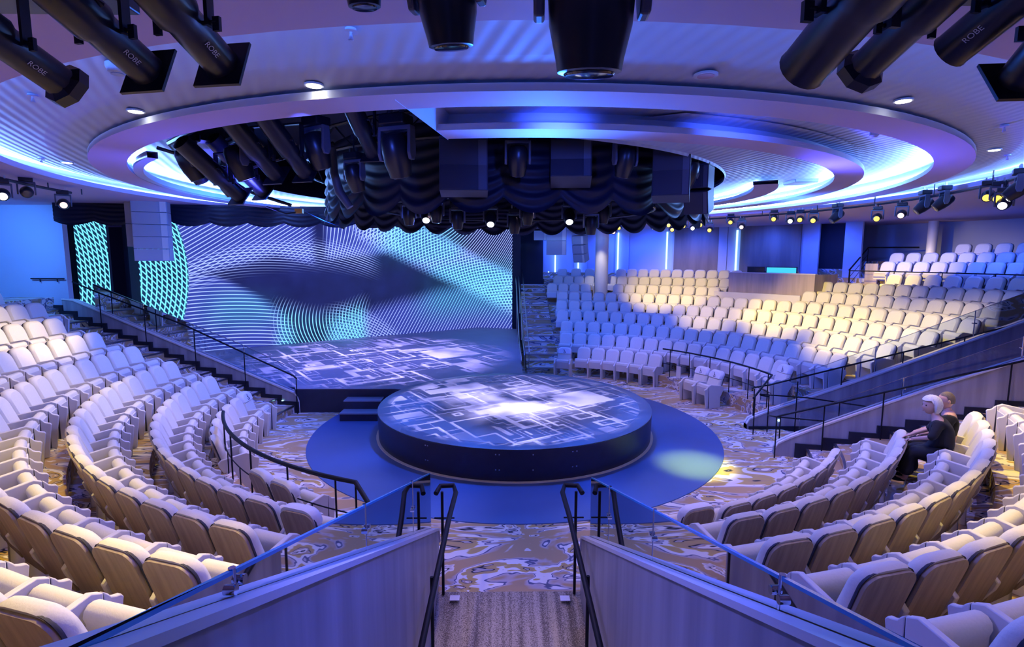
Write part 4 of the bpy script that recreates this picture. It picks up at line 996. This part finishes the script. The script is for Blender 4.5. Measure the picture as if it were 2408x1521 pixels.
t = thing('smoke_detector', 'small white detector between the two ceiling rings on the right', 'smoke detector', (5.0, 7.4, 5.92)); MB().lathe([(.03, -.06), (.06, -.03), (.06, .03)], 16).obj('housing', M['ceil'], t, smooth_=True)
tag(MB().box(6.0, 6.5, 11.2, 11.7, 5.80, 5.93).obj('ceiling_projector', M['fixblue'], bevel=.02), 'small grey projector box on the bright ceiling at right', 'projector')

# control desk
t = thing('control_desk', 'curved veneered control desk wall among the far rows', 'desk', pol(52, 13.0, FZ(7)))
o_ = Vector(t.location)
def arcp(nm, r0, r1, b0, b1, z0, z1, m, par=t):
    mb = MB(); sector(mb, r0, r1, b0, b1, z0, z1, bottom=True); mb.v = [(x - o_.x, y - o_.y, z - o_.z) for x, y, z in mb.v]; return mb.obj(nm, M[m], par)
arcp('front_wall', 12.98, 13.1, 43.7, 58.6, FZ(7), 3.63, 'boothwood'); arcp('cap', 12.95, 13.13, 43.6, 58.7, 3.63, 3.67, 'cap')
arcp('side_wall', 13.1, 14.6, 43.7, 44.3, FZ(7), 3.63, 'boothwood'); arcp('side_wall', 13.1, 14.6, 58.2, 58.6, FZ(7), 3.63, 'boothwood'); arcp('lower_ledge', 12.45, 12.56, 41.9, 57.6, FZ(7), 2.86, 'cap'); arcp('worktop', 13.1, 13.9, 44.3, 58.2, 3.38, 3.42, 'speaker')
for b, w_, m, lab in ((47.5, .36, 'lens_dark', 'dark monitor at the left of the control desk'), (51.0, .42, 'monitor', 'glowing cyan monitor, left one on the control desk'), (52.6, .42, 'monitor', 'glowing cyan monitor, right one on the control desk')):
    p = pol(b, 13.55, 3.42); s_ = thing('monitor', lab, 'monitor', p, (0, 0, -rad(b)), 'monitors on the control desk')
    MB().box(-w_, w_, -.02, .02, .12, .48).obj('bezel', M['speaker'], s_); MB().box(-w_ + .03, w_ - .03, -.026, -.02, .15, .45).obj('screen', M[m], s_); MB().box(-.04, .04, -.02, .02, .03, .14).box(-.12, .12, -.08, .08, .0, .03).obj('stand', M['speaker'], s_)
for b, lab in ((49.3, 'rounded pale chair back behind the control desk, left'), (53.0, 'rounded pale chair back behind the control desk, right')):
    p = pol(b, 14.3, FZ(8)); s_ = thing('office_chair', lab, 'chair', p, (0, 0, -rad(b)), 'control desk chairs')
    mb = MB(); mb.add(*pad(rrect(.25, .55, 1.42, .2), 0, .1)); mb.obj('backrest', M['fabric'], s_, smooth_=True); MB().box(-.25, .25, -.45, .0, .45, .53).obj('seat', M['fabric'], s_, bevel=.03); MB().tube([(0, -.2, 0.03), (0, -.2, .46)], .03).box(-.28, .28, -.24, -.16, 0, .04).box(-.04, .04, -.48, .08, 0, .04).obj('base', M['black'], s_)
mb = MB(); sector(mb, 13.75, 13.86, 60.2, 66.0, FZ(8), FZ(8) + .98, bottom=True)
tag(mb.obj('low_wall', M['boothwood']), 'low veneered wall panel right of the dark doorway, by the upper rows', 'low wall')
for b, r, lab in ((61.3, 15.6, 'pale upright board in the dark corner left of the upper rows, left one'), (63.2, 16.6, 'pale upright board in the dark corner left of the upper rows, right one')):
    p = pol(b, r, FZ(9)); tag(MB().box(-.22, .22, -.03, .03, 0, 1.35, Matrix.Rotation(-rad(b), 4, 'Z')).obj('upright_board', M['boothwood'], loc=p), lab, 'board')

# parapet lamp at the bottom edge
tag(MB().box(-.84, .96, 1.14, 1.26, -1.7, 3.00).obj('parapet', M['wallwood']), 'veneered parapet across the head of the ramp, just below the frame', 'parapet')
t = thing('dome_lamp', 'dark blue dome with a silver cap at the bottom edge of the picture', 'lamp', (-.035, 1.22, 3.0))
MB().lathe([(.05, 0), (.05, .18), (.045, .22), (.03, .245), (.008, .255)], 20).obj('dome', M['groove'], t, smooth_=True); MB().box(-.012, .012, -.01, .01, .25, .265).obj('cap', M['chrome'], t); MB().lathe([(.06, 0), (.06, .02)], 20).obj('base', M['black'], t)
for x, y, z, lab in ((-.62, 6.22, 0, 'small pale floor plate at the foot of the left handrail post'), (.76, 6.20, 0, 'small pale floor plate at the foot of the right handrail post')):
    tag(MB().box(-.06, .06, -.05, .05, 0, .008).obj('floor_plate', M['cap'], loc=(x, y, z + .001)), lab, 'plate')
for x, y, z, a, lab in ((-1.75, 5.35, z2, .5, 'pale slanting strip behind the left aisle glass'), (1.85, 5.3, z2, -.5, 'pale slanting strip behind the right aisle glass')):
    tag(MB().box(-.35, .35, -.02, .02, 0, .012, Matrix.Rotation(a, 4, 'Z')).obj('pale_strip', M['cap'], loc=(x, y, z + .002)), lab, 'step edge')  # flat pale strip laid just above the carpet
# ------------------------------------------------------------------ the two people
def skin_mesh(verts, edges, radii, sub=2):
    me = bpy.data.meshes.new('tmp'); me.from_pydata(verts, edges, []); o = bpy.data.objects.new('tmp', me); COL.objects.link(o)
    sk = o.modifiers.new('s', 'SKIN'); 
    if not me.skin_vertices: 
        bm = bmesh.new(); bm.from_mesh(me); bm.verts.layers.skin.verify(); bm.to_mesh(me); bm.free()
    for i, r in enumerate(radii):
        me.skin_vertices[0].data[i].radius = (r, r) if not isinstance(r, tuple) else r
        me.skin_vertices[0].data[i].use_root = (i == 0)
    sk.use_smooth_shade = True
    sb = o.modifiers.new('b', 'SUBSURF'); sb.levels = sub; sb.render_levels = sub
    dg = bpy.context.evaluated_depsgraph_get(); dg.update(); ev = o.evaluated_get(dg); m2 = ev.to_mesh()
    V = [tuple(v.co) for v in m2.vertices]; F = [tuple(p.vertices) for p in m2.polygons]
    ev.to_mesh_clear(); bpy.data.objects.remove(o); bpy.data.meshes.remove(me)
    return V, F
def head_mesh(T, scale=1.0):
    """face towards +y; returns verts, faces, material index (0 skin, 1 eye, 2 lip)"""
    mb = MB(); n, m = 28, 22; vs = []
    for j in range(m + 1):
        ph = pi * j / m; z = cos(ph)
        for i in range(n):
            th = 2 * pi * i / n; x = sin(ph) * cos(th); y = sin(ph) * sin(th)
            X, Y, Z = x * .076, y * .095, z * .118
            if z < 0: k = 1 + z * .32; X *= k; Y = Y * (1 + z * .18) + (.010 * -z if y > 0 else 0)
            if y > .3:
                Y -= .008 * max(0, 1 - abs(z - .12) * 6)                       # eye hollows
                g = math.exp(-(x / .16) ** 2) * math.exp(-((z + .16) / .20) ** 2); Y += .026 * g   # nose
                g = math.exp(-(x / .22) ** 2) * math.exp(-((z + .50) / .07) ** 2); Y += .008 * g   # mouth
                g = math.exp(-(x / .25) ** 2) * math.exp(-((z + .82) / .12) ** 2); Y += .010 * g   # chin
            vs.append((X, Y, Z))
    fs = [(j * n + i, j * n + (i + 1) % n, (j + 1) * n + (i + 1) % n, (j + 1) * n + i) for j in range(m) for i in range(n)]
    mb.mi = 0; mb.add([T @ (Vector(v) * scale) for v in vs], fs)
    def ball(c, r, mi, sy=1.0, sx=1.0, sz=1.0):
        mb.mi = mi; k = 8; v2 = []
        for j in range(k + 1):
            for i in range(k): a, b = pi * j / k, 2 * pi * i / k; v2.append(T @ (Vector((c[0] + r * sx * sin(a) * cos(b), c[1] + r * sy * sin(a) * sin(b), c[2] + r * sz * cos(a))) * scale))
        mb.add(v2, [(j * k + i, j * k + (i + 1) % k, (j + 1) * k + (i + 1) % k, (j + 1) * k + i) for j in range(k) for i in range(k)])
    for s_ in (-1, 1):
        ball((s_ * .030, .076, .012), .012, 1, .8); ball((s_ * .077, -.005, -.005), .026, 0, .7, .35, 1.1)
    ball((0, .096, -.060), .020, 2, .35, 1, .3)
    return mb
def hand(V, E, R, w, d, side, up_, curl=.5):
    """append a hand at wrist vertex index w, pointing along d"""
    wp = Vector(V[w]); d = d.normalized(); s_ = side.normalized(); u = up_.normalized()
    palm = len(V); V.append(tuple(wp + d * .045)); R.append((.030, .016)); E.append((w, palm))
    kn = len(V); V.append(tuple(wp + d * .085)); R.append((.034, .014)); E.append((palm, kn))
    for i, (off, ln) in enumerate(((-.030, .062), (-.010, .072), (.010, .068), (.029, .052))):
        a = len(V); b = Vector(V[kn]) + s_ * off
        V.append(tuple(b + d * .012)); R.append((.0085, .0085)); E.append((kn, a))
        p1 = b + d * (ln * .5) - u * curl * .012; V.append(tuple(p1)); R.append((.0075, .0075)); E.append((a, a + 1))
        V.append(tuple(p1 + d * (ln * .45) - u * curl * .035)); R.append((.006, .006)); E.append((a + 1, a + 2))
    a = len(V); V.append(tuple(Vector(V[palm]) - s_ * .040 + d * .01)); R.append((.010, .010)); E.append((palm, a))
    V.append(tuple(Vector(V[palm]) - s_ * .058 + d * .045 - u * .01)); R.append((.0085, .0085)); E.append((a, a + 1))
def seated_person(label, loc, rotz, woman, lean_, headturn, arms, skin, scale=1.0):
    t = thing('person', label, 'person', loc, (0, 0, rotz)); t.scale = (scale,) * 3
    sh = .155 if woman else .185
    L = lean_
    V = [(0, 0, .50), (0, .02 + L * .25, .66), (0, .02 + L * .6, .84), (0, .02 + L * .9, .98), (0, .03 + L * 1.08, 1.06), (0, .045 + L * 1.2, 1.13)]
    R = [.15, .125, .135, .11, .052, .05]; E = [(0, 1), (1, 2), (2, 3), (3, 4), (4, 5)]
    sl = Vector(V[3])
    for s_, (el_, wr_) in zip((-1, 1), arms):
        a = len(V); V += [tuple(sl + Vector((s_ * sh, 0, .005))), tuple(el_), tuple(wr_)]; R += [.058, .042, .026]; E += [(3, a), (a, a + 1), (a + 1, a + 2)]
        d = Vector(wr_) - Vector(el_); hand(V, E, R, a + 2, d, Vector((s_ * -1.0, .2, 0)), Vector((0, 0, 1)))
    for s_ in (-1, 1):
        a = len(V); V += [(s_ * .10, .03, .50), (s_ * .12, .46, .50), (s_ * .12, .50, .10), (s_ * .12, .50, .055), (s_ * .125, .62, .035)]; R += [.095, .066, .042, .04, .035]
        E += [(0, a), (a, a + 1), (a + 1, a + 2), (a + 2, a + 3), (a + 3, a + 4)]
    bv, bf = skin_mesh(V, E, R, 2)
    hp = Vector(V[5]) + Vector((0, .02 + L * .1, .085))
    T = Matrix.Translation(hp) @ Matrix.Rotation(headturn, 4, 'Z') @ Matrix.Rotation(-L * .5, 4, 'X') @ Matrix.Diagonal((1.12, 1.12, 1.12, 1))
    mb = MB(); mb.mi = 0; mb.add(bv, bf); hm = head_mesh(T); b0 = len(mb.v); mb.v += hm.v; mb.f += [tuple(b0 + k for k in f) for f in hm.f]; mb.i += hm.i
    body = mb.obj('body', None, t, smooth_=True, mats=[M[skin], M['eye'], M['lip']])
    # clothing
    cV = list(V[:3]) + [(0, V[3][1], V[3][2] + .01)]; cR = [.20 if woman else .175, .175 if woman else .15, .18 if woman else .165, .155]; cE = [(0, 1), (1, 2), (2, 3)]
    for s_, (el_, wr_) in zip((-1, 1), arms):
        a = len(cV); e_ = Vector(el_); w_ = Vector(wr_); cut = e_ + (w_ - e_) * (.25 if woman else -.25)
        cV += [tuple(sl + Vector((s_ * sh, 0, .0))), tuple(e_), tuple(cut)] if woman else [tuple(sl + Vector((s_ * sh, 0, .0))), tuple(sl.lerp(e_, .8) + Vector((s_ * sh * .3, 0, 0)))]
        if woman: cR += [.075, .062, .055]; cE += [(3, a), (a, a + 1), (a + 1, a + 2)]
        else: cR += [.078, .062]; cE += [(3, a), (a, a + 1)]
    for s_ in (-1, 1):
        a = len(cV); cV += [(s_ * .10, .05, .50), (s_ * .11, .44, .50), (s_ * .12, .50, .30), (s_ * .13, .50, .12 if not woman else .10)]; cR += [.13, .105 if woman else .085, .10 if woman else .066, .13 if woman else .062]
        cE += [(0, a), (a, a + 1), (a + 1, a + 2), (a + 2, a + 3)]
    if woman:
        a = len(cV); cV += [(0, .46, .46), (0, .50, .14)]; cR += [.12, .17]; cE += [(0, a), (a, a + 1)]
    cv, cf_ = skin_mesh(cV, cE, cR, 2)
    MB().add(cv, cf_).obj('dress' if woman else 'clothes', M['dress'], t, smooth_=True)
    # hair: a shell over the skull
    h = MB(); n, m = 26, 14; vs = []
    hx, hy, hz = (.106, .128, .142) if woman else (.081, .100, .122)
    for j in range(m + 1):
        for i in range(n):
            th = 2 * pi * i / n; y = sin(th); lim = (1.0 if y > .35 else (2.5 if woman else 1.85) if y < 0 else 1.0 + (1.15 if woman else .8) * (.35 - y) / .35)
            ph = lim * j / m; w_ = 1 + (.035 * sin(7 * th + 3 * ph) + .02 * sin(13 * th)) * sin(ph) if woman else 1
            vs.append(T @ Vector((hx * sin(ph) * cos(th) * w_, -.008 + hy * sin(ph) * y * w_, .004 + hz * cos(ph) * w_)))
    h.add(vs, [(j * n + i, j * n + (i + 1) % n, (j + 1) * n + (i + 1) % n, (j + 1) * n + i) for j in range(m) for i in range(n)])
    h.obj('hair', M['hairwhite' if woman else 'hairbrown'], t, smooth_=True)
    mb = MB()
    for s_ in (-1, 1): mb.lathe([(.02, 0), (.045, .012), (.05, .035), (.035, .06)], 12, Matrix.Translation((s_ * .125, .60, .0)) @ Matrix.Diagonal((1, 2.2, 1, 1)))
    mb.obj('shoes', M['dress'], t, smooth_=True)
    return t
PW = pol(128.65, RB(3) - .42, FZ(3)); PM = pol(124.98, RB(3) - .40, FZ(3))
seated_person('seated person with white hair and long black dress, leaning forward', PW, pi - rad(128.65), True, .16, .55,
              (((-.26, .22, .80), (-.14, .44, .70)), ((.27, .24, .80), (.22, .46, .68))), 'skin', 1.04)
seated_person('seated person with short greying hair and black top, behind the white-haired one', PM, pi - rad(124.98), False, .02, .35,
              (((-.25, .10, .76), (-.13, .36, .66)), ((.25, .10, .76), (.13, .36, .66))), 'skin2', 1.04)
# ------------------------------------------------------------------ light
w = bpy.data.worlds.new('world'); scene.world = w; w.use_nodes = True
w.node_tree.nodes['Background'].inputs[0].default_value = (.10, .12, .7, 1); w.node_tree.nodes['Background'].inputs[1].default_value = .5
def spot(name, loc, target, col, power, size=60, blend=.6, r=.08, nodes=None):
    l = bpy.data.lights.new(name, 'SPOT'); l.color = col; l.energy = power; l.spot_size = rad(size); l.spot_blend = blend; l.shadow_soft_size = r
    o = bpy.data.objects.new(name, l); COL.objects.link(o); o.location = loc
    if target is not None:
        o.rotation_euler = (Vector(target) - Vector(loc)).to_track_quat('-Z', 'Y').to_euler()
    return o
def gobo(o, kind):
    l = o.data; l.use_nodes = True; nt = l.node_tree; L = nt.links; S.nt = nt
    em = nt.nodes['Emission']; tc = nt.nodes.new('ShaderNodeTexCoord'); sp = nt.nodes.new('ShaderNodeSeparateXYZ'); L.new(tc.outputs['Normal'], sp.inputs[0])
    z = S.m('ABSOLUTE', S(sp.outputs[2])); x = S(sp.outputs[0]) / z; y = S(sp.outputs[1]) / z
    def lines(x_, y_, sc, fr, w_, st):
        c = nt.nodes.new('ShaderNodeCombineXYZ'); L.new((x_ * st).s, c.inputs[0]); L.new(y_.s, c.inputs[1])
        v = nt.nodes.new('ShaderNodeTexVoronoi'); v.distance = 'CHEBYCHEV'; v.inputs['Scale'].default_value = sc; v.inputs['Randomness'].default_value = .8
        L.new(c.outputs[0], v.inputs['Vector']); return line(S(v.outputs['Distance']) * fr, w_)
    ca, sa = cos(.55), sin(.55)
    if kind == 'stage': ca, sa = cos(.61), sin(.61)
    xr, yr = x * ca + y * sa, y * ca - x * sa
    k = 1.0 if kind == 'drum' else .7
    tot = S.m('MAXIMUM', lines(xr, yr, 3.0 * k, 4.2, .085, 1.0), S.m('MAXIMUM', lines(xr + 3, yr, 6.0 * k, 2.4, .10, .6) * .75, lines(xr + 7, yr + 2, 4.0 * k, 5.0, .08, 2.2) * .6))
    n = nt.nodes.new('ShaderNodeTexNoise'); n.inputs['Scale'].default_value = 3.5
    c = nt.nodes.new('ShaderNodeCombineXYZ'); L.new(x.s, c.inputs[0]); L.new(y.s, c.inputs[1]); L.new(c.outputs[0], n.inputs['Vector'])
    f = smooth(S(n.outputs['Fac']), .35, .65)
    r2 = x * x + y * y
    core = 1 - smooth(r2, .0, .26 if kind == 'drum' else 1.2)
    val = (.02 + .05 * f) + tot * (.42 + .85 * f) + (core * core * f * 1.2 if kind == 'drum' else core * .03)
    L.new(val.s, em.inputs['Strength'])
g1 = spot('stage_projector', (SX, SY, 5.45), None, (.60, .56, 1.0), 3000, 68, .12, .004); gobo(g1, 'drum')
g2 = spot('stage_projector', (-4.6, 19.2, 5.6), None, (.46, .40, 1.0), 6500, 92, .35, .01); gobo(g2, 'stage')
B = (.015, .10, 1.0); V = (.10, .12, 1.0); LV = (.22, .25, 1.0); Yl = (1.0, .72, .04); W = (1.0, .66, .84); CB = (.05, .28, 1.0)
def around(b, rr_, z, tb, tr, tz, col, pw, size, **k):
    return spot('wash_fill_light', pol(b, rr_, z), pol(tb, tr, tz), col, pw, size, **k)
# blue and lavender washes from the lighting ring onto the seats
for b, c, pw in ((-100, LV, 480), (-128, LV, 400), (-155, V, 180), (155, V, 150), (128, V, 200), (18, B, 420), (48, V, 230), (80, V, 160), (-75, B, 300)):
    around(b, 4.6, 5.2, b, 8.6, .8, c, pw, 95, blend=.9, r=.12)
for b, c, pw in ((-160, V, 120), (-120, V, 120), (-90, LV, 120), (160, V, 120), (120, V, 90)):
    around(b, 9.3, 5.45, b, 11.0, 1.2, c, pw, 130, blend=.9, r=.12)
# uplights added to throw more blue on the ribbed ceiling
for b in range(0, 360, 45):
    c = (.03, .17, 1.0) if b % 90 == 0 else (.07, .08, 1.0)
    around(b + 180, 6.0, 4.9, b + 180, 8.6, 5.8, c, 520, 150, blend=1, r=.2)
# yellow patches
for b, r, z, tb, tr, tz, pw, sz in ((60, 6.5, 5.3, 62, 12, 2.0, 1300, 52), (35, 6.5, 5.3, 33, 13.6, 2.6, 1300, 44), (78, 6.2, 5.3, 80, 10.6, 1.8, 1200, 50), (64, 11.5, 5.4, 66, 16.2, 3.6, 500, 50), (45, 6.0, 5.3, 47, 11.6, 1.6, 700, 40),
                               (-95, 7.2, 5.3, -97, 12.4, 2.3, 900, 46), (-160, 8.4, 5.4, -163, 10.6, 1.6, 520, 66), (-138, 8.4, 5.4, -138, 10.4, .8, 420, 80), (-112, 7.4, 5.4, -112, 9.6, .8, 260, 60), (124, 7.6, 5.4, 122, 10.4, .8, 650, 70), (150, 8.4, 5.4, 150, 10.4, 1.2, 420, 70)):
    around(b, r, z, tb, tr, tz, Yl, pw * 1.3, sz, blend=.8)
# pinkish white on the carpet round the stage
for b, pw in ((-118, 330), (-150, 300), (180, 330), (150, 300), (118, 330), (75, 280), (40, 220)):
    around(b, 3.2, 5.3, b, 6.0, 0, W, pw, 58, blend=.9)
spot('wash_fill_light', (0, 6.8, 5.3), (0, 5.2, 0), (1, .7, .85), 120, 50, blend=.9)
spot('wash_fill_light', (1.5, 3.3, 5.4), (-1.0, 3.6, 1.0), (.08, .09, 1), 420, 90, blend=.9)
spot('wash_fill_light', (-1.5, 3.3, 5.4), (1.2, 3.6, 1.0), (.14, .16, 1), 420, 90, blend=.9)
spot('wash_fill_light', (4.6, 9.6, 5.3), (8.5, 12.9, .8), B, 600, 80, blend=.9)
spot('wash_fill_light', (4.0, 7.0, 5.3), (7.5, 9.3, .8), (.2, .22, 1), 500, 70, blend=.9)
spot('wash_fill_light', (-2.6, 10.4, 5.3), (-8.5, 14.4, .8), (.3, .3, 1), 500, 80, blend=.9)
spot('accent_light', (3.6, 9.2, 5.2), (3.92, 10.5, 0), (1.0, 1.0, .0), 4200, 20, blend=1)
for b in range(20, 380, 40): around(b, 5.0, 5.25, b, 9.5, 0, (.012, .09, 1.0), 230, 120, blend=1)  # blue fill ring added to colour the shade, not tied to fixtures
# blue floor wash on the disc round the stage
for b in range(100, 290, 40): around(b, 2.2, 5.2, b, 4.1, 0, (.03, .17, 1), 700, 50, blend=.7)
spot('wash_fill_light', (0, 3.2, 5.5), (0, 5.2, -.3), (1, .75, .45), 300, 26, blend=.9)
for x, pw in ((-2.6, 130), (.3, 150), (2.6, 130)):
    spot('wash_fill_light', (x * .9 + .3, 5.5, 5.55), (x + .3, 8.8, 5.35), (.05, .11, 1), pw, 75, blend=1)  # blue accents added to put a sheen on the curtain ring and fixtures
spot('wash_fill_light', (-1.5, 12.9, 4.9), (-4.5, 8.5, 5.7), (.06, .12, 1), 300, 110, blend=1)  # another added blue accent, for the left cluster
# warm light of the recessed ceiling downlights
for x, y in ((-1.71, 5.02), (-3.91, 5.93), (-7.30, 9.25), (3.88, 5.36), (6.92, 7.68), (-4.3, 1.2), (4.6, 1.2)):
    spot('downlight_beam', (x, y, 5.70), (x, y, 0), (1, .70, .26), 110, 120, blend=1, r=.06)
# back wall wash
for b in (8, 18, 26, 34, 46, 55, 66, 76): around(b, 14.8, 5.55, b, 16.3, 3.6, (.03, .10, 1), 300, 130, blend=1)
spot('wash_fill_light', (-13.0, 13.2, 5.5), (-14.8, 16.0, 3.8), (.06, .26, 1), 650, 110, blend=1)
spot('wash_fill_light', pol(18.4, 11.8, 5.4), pol(18.4, 13.2, 3.2), (1, .9, .65), 120, 45, blend=.9)
spot('wash_fill_light', pol(63.6, 17.8, 4.2), pol(63.6, 18.4, 4.9), (1, .75, .35), 12, 80, blend=.9)
scene.view_settings.view_transform = 'Standard'; scene.view_settings.look = 'None'; scene.view_settings.gamma = 1
scene.view_settings.use_curve_mapping = False
scene.view_settings.exposure = 0.18
scene.cycles.adaptive_threshold = .045; scene.cycles.max_bounces = 5; scene.cycles.diffuse_bounces = 3; scene.cycles.glossy_bounces = 2; scene.cycles.transparent_max_bounces = 8
scene.cycles.use_denoising = True; scene.cycles.sample_clamp_indirect = 4; scene.cycles.caustics_reflective = False; scene.cycles.caustics_refractive = False
